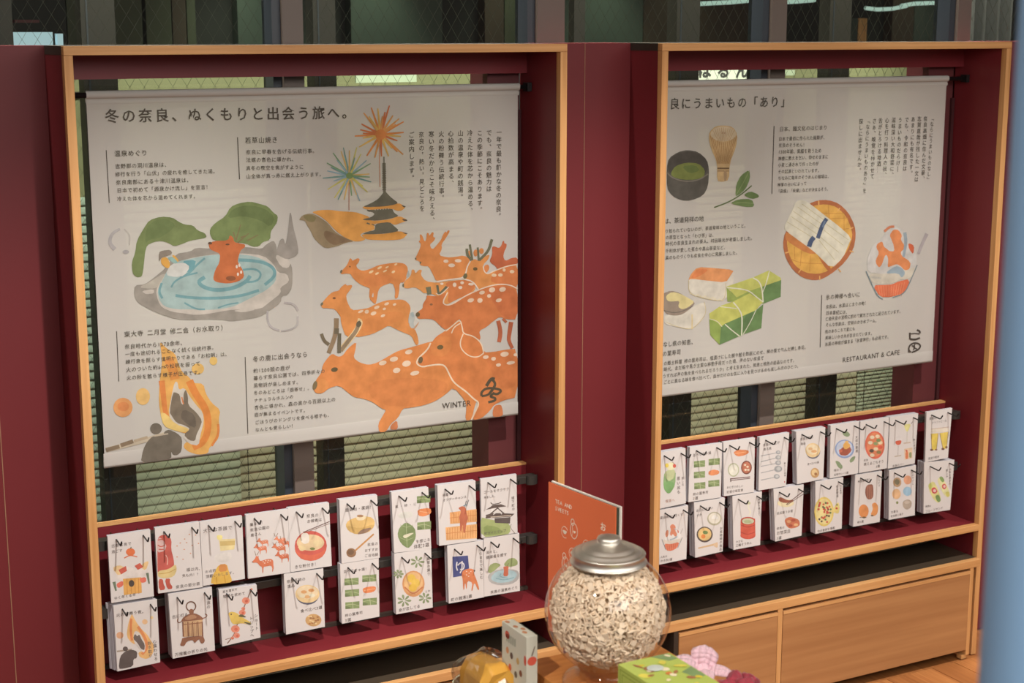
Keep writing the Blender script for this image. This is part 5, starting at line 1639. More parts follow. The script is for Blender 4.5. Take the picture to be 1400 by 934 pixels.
def a_noodle(p):
    p.E(352, 606, 40, 38, (186, 180, 150)).E(352, 604, 33, 30, (236, 230, 210)).P([(330, 608), (352, 580), (378, 608)], (244, 242, 230))
    p.E(298, 694, 45, 44, (96, 84, 74)).E(298, 692, 37, 36, (236, 200, 130)).E(290, 705, 12, 12, (230, 140, 70)).P([(285, 680), (300, 670), (318, 680), (312, 692), (292, 692)], (122, 146, 84))
    p.S([(262, 770), (350, 750), (370, 742)], 7, (222, 186, 140), -.8).P([(345, 748), (372, 740), (370, 770), (348, 758)], (232, 200, 160))
    H(p, 'お口にほしい', 250, 562, 345, 545)
    H(p, 'すき', 252, 590, 282, 582)
    Vt(p, 'お茶時間の逸品', 390, 650, 386, 785)


def a_somen(p):
    p.E(538, 700, 42, 20, (206, 84, 66)).P([(497, 622), (578, 605), (580, 700), (540, 720), (497, 702)], (216, 96, 72), 0).E(538, 618, 41, 22, (196, 76, 60)).E(538, 620, 34, 17, (206, 206, 170)).E(535, 622, 20, 9, (178, 186, 140)).S([(497, 640), (535, 656), (578, 640)], 3, (170, 60, 50)).S([(497, 680), (535, 696), (578, 680)], 3, (170, 60, 50))
    p.S([(545, 512), (538, 540), (555, 570), (545, 585)], 8, (236, 232, 206)).E(545, 520, 8, 7, (206, 206, 160))
    Vt(p, '季節を感じて', 600, 492, 600, 590)
    H(p, '小さな', 470, 736, 510, 728)
    H(p, '三輪そうめん', 470, 756, 560, 738)


def a_yakitori(p):
    p.E(748, 520, 46, 22, (240, 226, 180)).P([(708, 492), (720, 485), (760, 505), (790, 500), (788, 515), (740, 520), (712, 510)], (160, 92, 66)).S([(750, 528), (850, 450)], 4, (110, 74, 64)).S([(756, 530), (850, 466)], 3, (110, 74, 64))
    p.P([(740, 610), (770, 595), (790, 600), (822, 612), (828, 640), (810, 655), (770, 662), (750, 645)], (206, 120, 84))
    for x, y, c in ((765, 622, (230, 170, 120)), (790, 615, (176, 84, 62)), (805, 640, (236, 186, 130)), (775, 645, (170, 84, 60))):
        p.E(x, y, 12, 8, c, 10)
    H(p, '名店揃うお宿', 698, 578, 788, 562)
    H(p, '奈良の', 697, 662, 742, 654)
    H(p, 'お惣菜店', 697, 688, 775, 674)
    H(p, '3選', 697, 716, 725, 712)


def a_pizza2(p):
    p.E(108, 628, 54, 82, (232, 206, 110)).E(108, 628, 46, 72, (240, 222, 150))
    r = random.Random(5)
    for i in range(34):
        t, q = r.uniform(0, 6.28), r.uniform(0, 1) ** .5
        p.E(108 + 40 * q * math.cos(t), 628 + 64 * q * math.sin(t), 6, 6, r.choice([(206, 80, 66), (214, 100, 76), (110, 130, 80), (96, 80, 66)]), 8)
    p.P([(150, 625), (185, 570), (196, 600), (190, 640), (168, 635)], (236, 214, 130)).E(178, 610, 6, 6, (206, 80, 66), 8).E(180, 590, 5, 5, (110, 130, 80), 8)
    Vt(p, '旬の食材', 200, 478, 200, 530)
    Vt(p, '奈良野菜', 180, 480, 182, 550)
    H(p, '旬の食材を堪能', 70, 738, 168, 716)


def a_kaki(p):
    p.P([(338, 495), (350, 478), (378, 475), (382, 500), (382, 545), (370, 560), (348, 560), (336, 530)], (150, 96, 76))
    for x in (348, 358, 368):
        p.S([(x, 485), (x + 2, 555)], 3, (186, 130, 104))
    p.E(328, 625, 28, 37, (230, 150, 86)).P([(372, 585), (395, 575), (410, 600), (405, 640), (385, 655), (365, 645), (380, 615)], (232, 156, 90)).E(330, 660, 10, 5, (110, 90, 60)).E(375, 650, 8, 4, (110, 90, 60)).S([(305, 660), (345, 660)], 3, (120, 96, 66))
    H(p, '柿王国奈良！', 295, 462, 362, 448, c=(90, 74, 60))
    Vt(p, 'とろける', 412, 432, 414, 490)
    H(p, '柿3選', 292, 688, 328, 682)


def a_sweets(p):
    p.E(514, 465, 23, 27, (190, 156, 116)).E(514, 463, 14, 16, (130, 120, 90)).E(572, 452, 22, 25, (234, 170, 130)).E(510, 530, 24, 29, (236, 190, 140)).E(571, 515, 24, 26, (160, 196, 214)).P([(545, 570), (575, 558), (596, 572), (592, 605), (565, 620), (545, 600)], (186, 170, 150)).E(568, 575, 16, 9, (206, 190, 170))
    p.E(514, 578, 7, 8, (140, 150, 90), 8)
    H(p, '大事な', 478, 632, 520, 624)
    H(p, '奈良旅と菓子', 478, 655, 548, 640)
    Vt(p, 'おみやげに', 600, 402, 602, 480)


def a_sando(p):
    p.P([(685, 480), (715, 455), (740, 500), (760, 560), (742, 582), (715, 560), (695, 520)], (232, 226, 150)).P([(735, 450), (758, 430), (790, 480), (810, 535), (795, 552), (770, 530), (750, 490)], (236, 232, 170))
    p.P([(702, 500), (722, 490), (740, 515), (725, 530), (708, 525)], (206, 84, 84)).P([(762, 480), (778, 470), (790, 490), (778, 505), (765, 500)], (206, 84, 84)).E(722, 512, 9, 9, (240, 200, 190), 8).E(776, 488, 7, 8, (240, 200, 190), 8)
    p.P([(725, 540), (745, 532), (758, 565), (745, 578), (732, 565)], (128, 156, 90)).P([(745, 438), (762, 430), (778, 455), (765, 468)], (140, 168, 96)).P([(780, 520), (800, 515), (806, 540), (790, 548)], (216, 208, 110)).P([(685, 480), (700, 465), (712, 490), (695, 510)], (214, 218, 120))
    H(p, '季節の', 670, 600, 702, 596)
    H(p, 'フルーツサンド', 670, 628, 768, 606)
    Vt(p, '大和の恵みの', 808, 385, 806, 480)
    Vt(p, '楽しみ', 790, 390, 790, 440)


PADS = [
    (1, [(62, 195), (277, 163), (296, 498), (82, 532)], .010, 'white card pad with New Year shrine decoration and orange mandarin', a_newyear, 0, 1),
    (1, [(300, 155), (523, 124), (541, 452), (318, 484)], .010, 'white card pad with a red horned demon and scattered beans', a_oni, 0, 1),
    (1, [(526, 124), (738, 93), (753, 410), (543, 446)], .009, 'white card pad with a yellow-topped sake tub drawing', a_cup, 0, 1),
    (2, [(26, 152), (283, 117), (297, 502), (42, 540)], .010, 'white card pad with a group of spotted orange deer', a_herd, 0, 1),
    (2, [(283, 112), (533, 78), (550, 462), (300, 500)], .012, 'white card pad with a red soup bowl and chopsticks', a_zoni, 0, 1),
    (2, [(596, 62), (826, 32), (842, 412), (610, 448)], .018, 'white card pad with a lidded yellow clay pot and ladle', a_nabe, 0, 1),
    (3, [(64, 142), (278, 113), (296, 468), (80, 493)], .014, 'white card pad with a big round green leaf and sushi slices', a_leaf, 0, 1),
    (3, [(331, 102), (552, 74), (560, 422), (342, 452)], .016, 'white card pad with a deer on orange wooden stands', a_stadium, 0, 1),
    (3, [(582, 65), (790, 36), (796, 376), (588, 407)], .008, 'white card pad with a castle keep on a green hill', a_castle, 0, 1),
    (1, [(92, 545), (310, 512), (327, 830), (112, 876)], .030, 'white card pad with torch flames and a dark figure, bottom left corner', a_fire, 0, 0, (.2, .85), .012),
    (1, [(368, 487), (586, 452), (602, 770), (390, 812)], .034, 'white card pad with a hanging bronze lantern', a_lantern, 0, 0),
    (1, [(622, 465), (812, 440), (832, 705), (640, 750)], .016, 'white card pad with a small yellow bird on a plum branch', a_bird_2, 0, 0),
    (2, [(258, 512), (498, 478), (508, 832), (272, 880)], .018, 'white card pad with a blue-footed soup bowl and a plate of nuts', a_soup, 0, 0),
    (2, [(600, 452), (835, 415), (840, 770), (612, 814)], .016, 'white card pad with six leaf-wrapped sushi, in the winter alcove', a_sushi, 0, 0),
    (3, [(80, 497), (295, 467), (304, 810), (92, 850)], .020, 'white card pad with a tub of three yellow citrus and green herbs', a_yuzu, 0, 0),
    (3, [(388, 452), (596, 420), (602, 750), (398, 787)], .016, 'white card pad with a fawn before a blue bathhouse curtain', a_yu, 0, 0),
    (3, [(600, 410), (806, 379), (810, 713), (603, 747)], .010, 'white card pad with a deer bathing in a hot spring', a_onsen, 0, 0),
    (4, [(44, 240), (192, 216), (194, 520), (46, 552)], .018, 'white card pad with a green cream soda, half behind the oak strip', a_soda, 1, 1),
    (4, [(216, 210), (395, 186), (388, 488), (208, 515)], .014, 'white card pad with six leaf-wrapped sushi, in the restaurant alcove', a_sushi2, 1, 1),
    (4, [(402, 182), (577, 157), (572, 458), (405, 482)], .010, 'white card pad with rice bowls and chopsticks', a_meal, 1, 1),
    (4, [(604, 155), (768, 128), (750, 425), (598, 450)], .012, 'white card pad with five grey spoons', a_spoons, 1, 1),
    (4, [(806, 122), (968, 98), (957, 385), (812, 415)], .020, 'white card pad with an udon bowl and a small side dish', a_udon, 1, 1),
    (5, [(145, 150), (303, 127), (297, 415), (140, 444)], .014, 'white card pad with curry on a blue plate and three leaves', a_curry, 1, 1),
    (5, [(310, 128), (470, 104), (456, 388), (302, 414)], .012, 'white card pad with a round red tomato dish', a_pizza, 1, 1),
    (5, [(474, 104), (631, 82), (612, 360), (462, 390)], .018, 'white card pad with cocktail and wine glasses', a_drinks, 1, 1),
    (5, [(677, 76), (820, 53), (796, 328), (669, 355)], .008, 'white card pad with two glasses of yellow beer', a_beer, 1, 1),
    (4, [(46, 558), (207, 532), (196, 830), (46, 862)], .018, 'white card pad with orange shaved ice in a glass', a_ice, 1, 0),
    (4, [(240, 518), (410, 490), (398, 788), (246, 823)], .030, 'white card pad with a noodle bowl, a rice cake and a wooden whisk', a_noodle, 1, 0),
    (4, [(452, 482), (616, 455), (606, 752), (458, 780)], .024, 'white card pad with a red lacquer drum-shaped box', a_somen, 1, 0),
    (4, [(680, 442), (848, 417), (836, 700), (690, 733)], .022, 'white card pad with grilled skewers and chopsticks', a_yakitori, 1, 0),
    (5, [(60, 462), (215, 438), (206, 722), (60, 752)], .024, 'white card pad with a round pizza and one pulled slice', a_pizza2, 1, 0),
    (5, [(282, 425), (430, 402), (417, 685), (270, 712)], .018, 'white card pad with orange persimmons', a_kaki, 1, 0),
    (5, [(470, 400), (619, 370), (612, 648), (468, 674)], .022, 'white card pad with six round sweets', a_sweets, 1, 0),
    (5, [(664, 355), (832, 341), (808, 618), (660, 640)], .030, 'white card pad with fruit sandwiches, bottom right corner', a_sando, 1, 0),
]
for q_ in PADS:
    pad(*q_[:7], *(q_[7:]))
# ------------------------------------------------------------------ foreground table and goods
def depth_pt(x, y, d):
    return EYE + ray(x, y) * d


J = depth_pt(831, 835, 2.6)
ZS = J.z - 0.125            # top of the wooden riser
ZTB = 0.76                  # table top
tb = thing('display_table', 'brown wooden display table in the foreground under the glass jar', 'table', (1.3, -1.5, 0))
box('table_top', 1.115, 1.50, -2.05, -1.005, ZTB - .03, ZTB, M['table'], tb, bevel=.002)
for x in (1.14, 1.45):
    for y in (-2.0, -1.06):
        box('leg', x, x + .035, y, y + .035, 0.0005, ZTB - .0305, M['table'], tb)
rs = thing('wooden_riser', 'orange wooden riser under the glass jar', 'stand', (1.36, -1.28, ZTB))
box('riser_top', 1.2375, 1.484, -1.405, -1.1555, ZS - .014, ZS, M['riser_wood'], rs, bevel=.001)
for x in (1.2385, 1.4700):
    box('riser_side', x, x + .013, -1.404, -1.1565, ZTB + .0003, ZS - .0143, M['riser_wood'], rs)
box('riser_back', 1.2520, 1.4695, -1.1685, -1.1565, ZTB + .0003, ZS - .0143, M['riser_wood'], rs)

# jar: globe, foot, lid
jr = thing('glass_jar', 'round clear glass jar with metal screw lid, full of small crackers', 'jar', (J.x, J.y, ZS))
R = .1037
prof = []
for i in range(31):
    t = math.radians(-66 + i * (57 + 66) / 30)
    prof.append((R * math.cos(t), R * math.sin(t) * (0.985 if t < 0 else .99)))
foot = [(.0, -.1245), (.070, -.1245), (.0745, -.122), (.0745, -.118), (.068, -.113), (.058, -.108), (.050, -.104), (.0475, -.100), (.0455, -.096)]
neck = [(.0555, .0885), (.0545, .098)]
MB().lathe(foot + prof[1:] + neck, J, 64).build('glass_globe', M['jar_glass'], jr, smooth=True)
inner = []
for i in range(25):
    t = math.radians(-88 + i * (57 + 88) / 24)
    inner.append(((R - .004) * math.cos(t), (R - .004) * math.sin(t)))
lp = [(.0605, .0835), (.0628, .084), (.0632, .0858), (.0615, .087), (.0600, .088), (.0598, .0975), (.0608, .0990), (.0598, .1005), (.0560, .1010), (.0530, .1012), (.0518, .1050), (.044, .1060), (.0420, .1065), (.0405, .1105), (.0325, .1112), (.022, .1160), (.0195, .1172),
      (.0185, .118), (.0180, .1200), (.0190, .1218), (.0195, .1235), (.0180, .1262), (.012, .128), (.0, .1285)]
lo = MB().lathe(lp[:17] + [(0.0, .1174)], J, 64).build('lid', M['steel'], jr, smooth=True)
MB().lathe([(.0197, .1173)] + lp[17:], J, 48).build('knob', M['steel'], lo, smooth=True)
# crackers: countless little letter shapes
cm = MB()
r = random.Random(11)


def shape(kind, s):
    """little baked letters: list of boxes (x0,x1,y0,y1)"""
    w = .25
    if kind == 0:
        return [(-1, 1, -1, -1 + w * 1.4), (-1, 1, 1 - w * 1.4, 1), (-1, -1 + w * 1.4, -.6, .6), (1 - w * 1.4, 1, -.6, .6)]
    if kind == 1:
        return [(-1, 1, .6, 1), (-1, 1, -.2, .2), (-1, -.6, -1, .6)]
    if kind == 2:
        return [(-.9, .9, -.8, .8)]
    if kind == 3:
        return [(-1, -.55, -1, 1), (.55, 1, -1, 1), (-.55, .55, -.2, .2)]
    if kind == 4:
        return [(-.22, .22, -1, 1), (-1, 1, .6, 1)]
    return [(-1, -.55, -1, 1), (-.55, 1, -1, -.6)]


def put(c, s, nrm):
    kind = r.choice([0, 1, 2, 2, 3, 4, 5])
    z = nrm.normalized()
    a = Vector((r.uniform(-1, 1), r.uniform(-1, 1), r.uniform(-1, 1)))
    z = (z + a * .38).normalized()
    x = z.orthogonal().normalized()
    x.rotate(Vector((1, 0, 0)).rotation_difference(Vector((1, 0, 0))))
    ang = r.uniform(0, 6.28)
    y = z.cross(x)
    x, y = x * math.cos(ang) + y * math.sin(ang), y * math.cos(ang) - x * math.sin(ang)
    h = s * .28
    for (x0, x1, y0, y1) in shape(kind, s):
        vs = []
        for zz in (-h, h):
            for yy in (y0 * s, y1 * s):
                for xx in (x0 * s, x1 * s):
                    vs.append(c + x * xx + y * yy + z * zz)
        cm.add(vs, [(0, 2, 3, 1), (4, 5, 7, 6), (0, 1, 5, 4), (1, 3, 7, 5), (3, 2, 6, 7), (2, 0, 4, 6)])


Jc = Vector(J)
N = 2050
for i in range(N):
    u = 1 - 2 * (i + .5) / N
    ph = i * 2.399963
    rr = math.sqrt(1 - u * u)
    d = Vector((rr * math.cos(ph), rr * math.sin(ph), u))
    if d.z > .80 or d.z < -.90:
        continue
    rad = R - .0098 - r.uniform(0, .009)
    put(Jc + d * rad, r.uniform(.0048, .0062), d)
for i in range(420):
    t, q = r.uniform(0, 6.28), math.sqrt(r.uniform(0, 1)) * .056
    put(Jc + Vector((q * math.cos(t), q * math.sin(t), .073 + r.uniform(-.004, .003))), r.uniform(.0040, .0054), Vector((0, 0, 1)))
cr = cm.build('crackers', M['cracker'], base=(J.x, J.y, J.z - .09))
tag(cr, 'heap of tiny beige letter-shaped crackers filling the glass jar', 'crackers')
cr['kind'] = 'stuff'
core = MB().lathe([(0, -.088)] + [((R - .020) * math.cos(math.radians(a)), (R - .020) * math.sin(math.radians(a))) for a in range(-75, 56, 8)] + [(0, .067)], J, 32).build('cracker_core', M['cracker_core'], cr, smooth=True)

# menu book standing behind the jar
zt = depth_pt(842, 694, 2.85).z
A, B = atZ(750, 659, zt), atZ(842, 694, zt)
zb = ZTB + .001
bk = thing('menu_book', 'orange menu book with white motifs standing behind the glass jar', 'book', ((A.x + B.x) / 2, (A.y + B.y) / 2, zb))
ax = (B - A)
ax.z = 0
ln = ax.length
ax.normalize()
nx = Vector((ax.y, -ax.x, 0))
if nx.dot(EYE - A) < 0:
    nx = -nx


def slab(a0, a1, n0, n1, z0, z1):
    vs = []
    for z in (z0, z1):
        for n_ in (n0, n1):
            for a_ in (a0, a1):
                v = A + ax * a_ - nx * n_
                vs.append((v.x, v.y, z))
    return MB().add(vs, [(0, 2, 3, 1), (4, 5, 7, 6), (0, 1, 5, 4), (1, 3, 7, 5), (3, 2, 6, 7), (2, 0, 4, 6)])


slab(0, ln, 0, .0016, zb, zt).build('front_cover', M['orange_cover'], bk)
slab(.001, ln + .001, .0018, .0070, zb, zt - .0015).build('pages', M['dark_green'], bk)
slab(0.0, ln + .005, .0072, .0105, zb, zt + .001).build('back_cover', M['white_paper'], bk)


# print on the cover: local metres, origin top-left of cover
def cover(a_, z_):
    v = A + ax * a_ + nx * .0004
    return (v.x, v.y, zt + z_)


cvr = MB()
WT = tuple(min(1, v) for v in lin((250, 236, 214)))


def cov_text(txt, a0, z0, s, vertical=False, bold=.01, step=None):
    step = step or s
    for i, ch in enumerate(txt):
        vs, fs = glyph(ch, bold)
        oa, oz = (a0, z0 - i * step) if vertical else (a0 + i * step, z0)
        cvr.add([cover(oa + vx * s, oz + vy * s) for vx, vy in vs], fs, WT)


cov_text('TEA AND', .022, -.036, .011, step=.0072)
cov_text('SWEETS', .022, -.050, .011, step=.0072)
cov_text('お茶・甘味', .158, -.052, .017, vertical=True, bold=.02, step=.022)


def loop(a0, z0, ra, rz, w=.0016, a1=0, a2=360):
    pts = []
    n_ = 18
    for i in range(n_ + 1):
        t = math.radians(a1 + (a2 - a1) * i / n_)
        pts.append((a0 + ra * math.cos(t), z0 + rz * math.sin(t), math.cos(t), math.sin(t)))
    vs = [cover(p[0] - p[2] * w / 2, p[1] - p[3] * w / 2) for p in pts] + [cover(p[0] + p[2] * w / 2, p[1] + p[3] * w / 2) for p in pts]
    cvr.add(vs, [(i, i + 1, n_ + 2 + i, n_ + 1 + i) for i in range(n_)], WT)


def blob(a0, z0, s):
    pts = [(a0 + s * (1 + .35 * math.sin(3 * t)) * math.cos(t), z0 + s * .9 * (1 + .3 * math.cos(2 * t)) * math.sin(t)) for t in [i * .45 for i in range(14)]]
    cvr.add([cover(*q) for q in pts], [tuple(range(14))], WT)


for a0, z0 in ((.052, -.086), (.076, -.122), (.104, -.122), (.118, -.095)):
    blob(a0, z0, .0055)
    loop(a0, z0, .010, .011, .0012, 30, 300)
for a0, z0 in ((.080, -.072), (.055, -.145)):
    loop(a0 - .004, z0 + .012, .005, .006)
    loop(a0, z0 - .004, .011, .015, .0016)
    blob(a0 + .002, z0 - .006, .0035)
    loop(a0 - .007, z0 - .004, .003, .012, .0012)
cvr.build('cover_print', M['ink'], bk)

# slim pale carton
wb = thing('snack_carton', 'slim pale carton with red and brown motifs left of the jar', 'box', (1.207, -1.2, ZTB))
zc = depth_pt(720, 872, 2.6).z
MB().box(1.1975, 1.2185, -1.241, -1.156, ZTB + .0008, zc).build('carton', M['white_box'], wb, bevel=.0006)
pr = MB()


def side_shape(pts, c, lay=0):
    x = 1.1975 - .0003 - lay * .0001
    pr.add([(x, y, z) for y, z in pts], [tuple(range(len(pts)))], tuple(lin(c)))


def ell(cy, cz, ry, rz, n_=14):
    return [(cy + ry * math.cos(6.283 * i / n_), cz + rz * math.sin(6.283 * i / n_)) for i in range(n_)]


side_shape(ell(-1.176, zc - .018, .008, .007), (216, 110, 90))
for i, (cy, cz) in enumerate(((-1.176, -.045), (-1.19, -.050), (-1.212, -.052), (-1.222, -.07), (-1.185, -.072), (-1.205, -.078))):
    side_shape(ell(cy, zc + cz, .005, .006), [(206, 150, 110), (110, 90, 80), (206, 170, 110), (150, 100, 76), (216, 120, 90), (120, 110, 96)][i])
side_shape(ell(-1.237, zc - .042, .004, .009), (216, 96, 76))
for i in range(5):
    side_shape([(-1.200 + i * .007, zc - .016), (-1.2045 + i * .007, zc - .016), (-1.2045 + i * .007, zc - .030), (-1.200 + i * .007, zc - .030)], (176, 178, 160))
pr.add([(1.2015 + .013 * math.cos(t * .6), -1.2414, zc - .043 + .008 * math.sin(t * .6)) if False else (1.208 + .009 * math.cos(t * .6), -1.2414, zc - .043 + .008 * math.sin(t * .6)) for t in range(10)], [tuple(range(10))], tuple(lin((216, 96, 76))))
pr.add([(1.208 + a_, -1.2414, zc + b_) for a_, b_ in ((-.002, -.034), (.001, -.034), (.006, -.018), (.0045, -.018))], [(0, 1, 2, 3)], tuple(lin((120, 104, 90))))
for cx, cy in ((1.205, -1.19), (1.211, -1.205), (1.206, -1.22), (1.203, -1.165)):
    pr.add([(cx + .004 * math.cos(t), cy + .006 * math.sin(t), zc + .0003) for t in [i * .62 for i in range(10)]], [tuple(range(10))], tuple(lin((200, 140, 100))))
pr.build('carton_print', M['ink'], wb)

# round tray behind
tc_ = (1.232, -1.072, ZTB)
ty = thing('round_tray', 'small round olive tray with a pale rim behind the pale carton', 'tray', tc_)
MB().lathe([(0, .001), (.066, .001), (.074, .004), (.079, .016)], tc_, 48, sy=.8).build('tray_dish', M['tray_in'], ty, smooth=True)
MB().lathe([(.079, .0162), (.0815, .0175), (.082, .0155), (.080, .0135)], tc_, 48, sy=.8).build('rim', M['tray_rim'], ty, smooth=True)


def lumpy(cx, cy, cz, sx, sy, sz, seed, amp=.12, n=(28, 18), rot=0, f=2.2):
    rr = random.Random(seed)
    ph = [rr.uniform(0, 6.28) for _ in range(8)]
    m = MB()
    vs, fs = [], []
    for j in range(n[1] + 1):
        th = math.pi * j / n[1]
        for i in range(n[0]):
            t = 2 * math.pi * i / n[0]
            k = 1 + amp * (math.sin(f * t + ph[0] + 3 * th) * .5 + math.sin(3 * f * t + ph[1]) * .25 + math.sin(4 * th + ph[2] + 2 * t) * .4)
            x, y, z = sx * math.sin(th) * math.cos(t) * k, sy * math.sin(th) * math.sin(t) * k, sz * math.cos(th) * k
            vs.append((cx + x * math.cos(rot) - y * math.sin(rot), cy + x * math.sin(rot) + y * math.cos(rot), cz + z))
    for j in range(n[1]):
        for i in range(n[0]):
            a, b = j * n[0] + i, j * n[0] + (i + 1) % n[0]
            fs.append((a, b, b + n[0], a + n[0]))
    m.add(vs, fs)
    return m


# yellow snack bag wrapped in clear film, on a small white tray
P1 = atZ(655, 928, ZTB + .05)
bg = thing('snack_bag', 'yellow paper snack bag in crinkled clear film, bottom left of the jar', 'bag', (P1.x, P1.y - .02, ZTB))
wv = MB()
x0, y0 = P1.x - .035, P1.y - .03
prof_ = [(-.035, .0), (-.034, .045), (-.018, .062), (.012, .060), (.030, .048), (.040, .03), (.040, 0)]
vs = []
for yy in (-.075, -.06, .0, .02, .03):
    k_ = {-.075: .86, -.06: 1, .0: 1, .02: .95, .03: .85}[yy]
    for (px, pz) in prof_:
        vs.append((P1.x + px * k_ + .006, P1.y - .0 + yy, ZTB + .006 + 1.42 * pz * k_ + (.004 if px > 0 and yy < 0 else 0)))
n_ = len(prof_)
wv.add(vs, [(j * n_ + i, j * n_ + i + 1, (j + 1) * n_ + i + 1, (j + 1) * n_ + i) for j in range(4) for i in range(n_ - 1)] + [tuple(range(n_)), tuple(range(4 * n_, 5 * n_))])
rb = random.Random(3)
wv.v = [(x + rb.uniform(-.002, .002), y + rb.uniform(-.003, .003), z + (rb.uniform(-.003, .003) if z > ZTB + .01 else 0)) for x, y, z in wv.v]
wv.build('paper_bag', M['yellow_paper'], bg, bevel=.004)
fm = lumpy(P1.x + .004, P1.y - .018, ZTB + .054, .054, .062, .050, 5, .10, (26, 14), .2, 3)
fm.build('clear_film', M['film'], bg)
MB().box(P1.x + .012, P1.x + .014, P1.y - .079, P1.y - .0755, ZTB + .03, ZTB + .05).build('label_mark', M['oak_x'], bg)
wt = thing('white_tray', 'white card tray under the yellow snack bag', 'tray', (P1.x, P1.y - .02, ZTB))
box('tray_base', P1.x - .046, P1.x + .046, P1.y - .085, P1.y + .042, ZTB + .0005, ZTB + .004, M['white_paper'], wt)
box('tray_wall', P1.x - .048, P1.x - .0462, P1.y - .085, P1.y + .042, ZTB + .0005, ZTB + .022, M['white_paper'], wt)
box('tray_wall', P1.x + .0462, P1.x + .048, P1.y - .085, P1.y + .042, ZTB + .0005, ZTB + .016, M['white_paper'], wt)

# lime green carton in front of the jar
G = depth_pt(845, 908, 2.42)
G2 = atZ(912, 893, G.z)
gb = thing('gift_box', 'lime green gift box with painted animals in front of the glass jar', 'box', ((G.x + G2.x) / 2, G.y - .09, ZTB))
gx0, gx1, gy1 = G.x, G2.x + .004, G.y
gy0 = gy1 - .16
MB().box(gx0, gx1, gy0, gy1, ZTB + .0005, G.z).build('carton', M['green_box'], gb, bevel=.0006)
pr = MB()
lay = [0]


def top_shape(pts, c):
    lay[0] += 1
    z = G.z + .0002 + lay[0] * .00005
    pr.add([(x, y, z) for x, y in pts], [tuple(range(len(pts)))], tuple(lin(c)))


gw, gl = gx1 - gx0, gy1 - gy0
rg = random.Random(4)
top_shape([(gx0 + gw * .62, gy1 - .001), (gx0 + gw * .95, gy1 - .001), (gx0 + gw * .98, gy1 - gl * .16), (gx0 + gw * .80, gy1 - gl * .17)], (136, 160, 108))
top_shape([(gx0 + gw * .72, gy1 - gl * .45), (gx0 + gw * .98, gy1 - gl * .38), (gx0 + gw * .98, gy1 - gl * .62), (gx0 + gw * .8, gy1 - gl * .66)], (132, 156, 104))
for i in range(26):
    cx, cy = gx0 + gw * rg.uniform(.08, .92), gy1 - gl * rg.uniform(.05, .95)
    c = rg.choice([(226, 214, 96), (170, 120, 80), (240, 228, 190), (216, 196, 70), (206, 130, 70)])
    ra, rb = rg.uniform(.004, .011), rg.uniform(.003, .008)
    a_ = rg.uniform(0, 3)
    top_shape([(cx + ra * math.cos(t) * math.cos(a_) - rb * math.sin(t) * math.sin(a_), cy + ra * math.cos(t) * math.sin(a_) + rb * math.sin(t) * math.cos(a_)) for t in [k * .7 for k in range(9)]], c)
top_shape([(gx0 + gw * .42 + .014 * math.cos(t), gy1 - gl * .27 + .012 * math.sin(t)) for t in [k * .5 for k in range(12)]], (206, 214, 206))
for off in (.006, .012):
    x = gx0 - .0003
    pr.add([(x, gy1 - off, G.z - off), (x, gy0 + off, G.z - off), (x, gy0 + off, G.z - off - .0012), (x, gy1 - off, G.z - off - .0012)], [(0, 1, 2, 3)], tuple(lin((140, 160, 70))))
    pr.add([(x, gy1 - off, G.z - off), (x, gy1 - off - .0012, G.z - off), (x, gy1 - off - .0012, ZTB + .01), (x, gy1 - off, ZTB + .01)], [(0, 1, 2, 3)], tuple(lin((140, 160, 70))))
for k in range(6):
    yy = gy1 - .022 - k * .016
    x = gx0 - .0003
    pr.add([(x, yy, G.z - .024), (x, yy - .009, G.z - .024), (x, yy - .009, G.z - .06), (x, yy, G.z - .06)], [(0, 1, 2, 3)], tuple(lin((150, 168, 80))))
pr.build('carton_print', M['ink'], gb)


# knotted cloth wraps
def petal(m, o, d, up, L_, W_, curl, n=8):
    d = Vector(d).normalized()
    up = Vector(up).normalized()
    s = d.cross(up).normalized()
    vs = []
    for i in range(n + 1):
        t = i / n
        w_ = W_ * math.sin(math.pi * min(1, .12 + t * .8)) ** .7
        c = Vector(o) + d * L_ * t + up * (math.sin(t * math.pi) * curl)
        for k in range(5):
            q = (k - 2) / 2
            vs.append(c + s * w_ * q + up * (-(q * q) * curl * .5 + .0012 * math.sin(k * 3 + i)))
    for i in range(n):
        for k in range(4):
            m.add([vs[i * 5 + k], vs[i * 5 + k + 1], vs[i * 5 + 5 + k + 1], vs[i * 5 + 5 + k]], [(0, 1, 2, 3)])


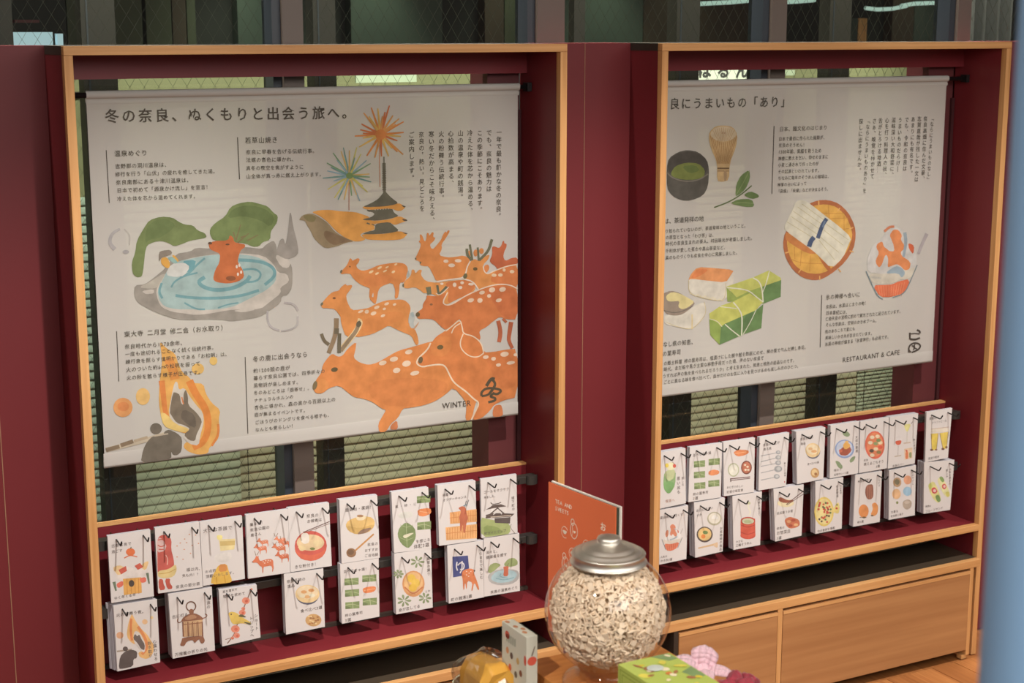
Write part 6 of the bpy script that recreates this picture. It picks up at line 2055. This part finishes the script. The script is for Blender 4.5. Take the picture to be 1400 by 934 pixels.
K1 = depth_pt(960, 916, 2.47)
fk = thing('pink_bow', 'pale pink knotted cloth bow right of the lime gift box', 'cloth', (K1.x, K1.y, ZTB))
w1 = lumpy(K1.x, K1.y - .02, (ZTB + K1.z - .008) / 2, .026, .036, (K1.z - .008 - ZTB) / 2, 8, .05)
w1.build('wrapped_bundle', M['pink'], fk, smooth=True)
lumpy(K1.x, K1.y, K1.z, .012, .011, .010, 2, .15).build('knot', M['pink'], fk, smooth=True)
for i, (d, L_, W_, c) in enumerate((((-.85, .5, .32), .052, .018, .014), ((-.6, .3, .10), .046, .014, .006), ((.35, .35, .62), .040, .022, .016), ((.5, -.5, .0), .048, .014, .008), ((-.2, -.7, .05), .04, .012, .008))):
    m = MB()
    petal(m, (K1.x, K1.y, K1.z), d, (0, -.4, 1), L_, W_, c)
    o = m.build('ribbon_loop', M['pink'], fk, smooth=True)
    md = o.modifiers.new('s', 'SOLIDIFY')
    md.thickness = .0012
K2 = depth_pt(1008, 934, 2.45)
fr_ = thing('crimson_bow', 'crimson knotted cloth right of the pink bow, at the bottom edge', 'cloth', (K2.x, K2.y, ZTB))
lumpy(K2.x, K2.y - .02, (ZTB + K2.z) / 2 - .004, .028, .04, (K2.z - .008 - ZTB) / 2, 9, .05).build('wrapped_bundle', M['crimson'], fr_, smooth=True)
for i, (dx, dy, dz, s1, s2, s3) in enumerate(((-.018, 0, 0, .017, .014, .010), (.0, .006, .006, .018, .012, .011), (.020, -.002, .0, .017, .013, .010), (.004, -.014, .002, .016, .012, .010))):
    lumpy(K2.x + dx, K2.y + dy, K2.z + dz, s1, s2, s3, 20 + i, .25, rot=i).build('fold', M['crimson'], fr_, smooth=True)

# painted pillar at the right edge, close to the camera
A = depth_pt(1371, 300, 0.95)
pr_ = .045
rx = A + RGT * (pr_ + .004)
pl = MB().lathe([(pr_, 0.0), (pr_, 3.199)], (rx.x, rx.y, 0), 64).build('pillar', M['pillar'], smooth=True, base=(rx.x, rx.y, 0))
tag(pl, 'blue-grey painted round pillar at the right edge, out of focus', 'pillar')

for o in list(COL.objects):
    if '_w' in o:
        del o['_w']
    if '_ru' in o:
        del o['_ru']
bpy.data.objects.remove(_fo)
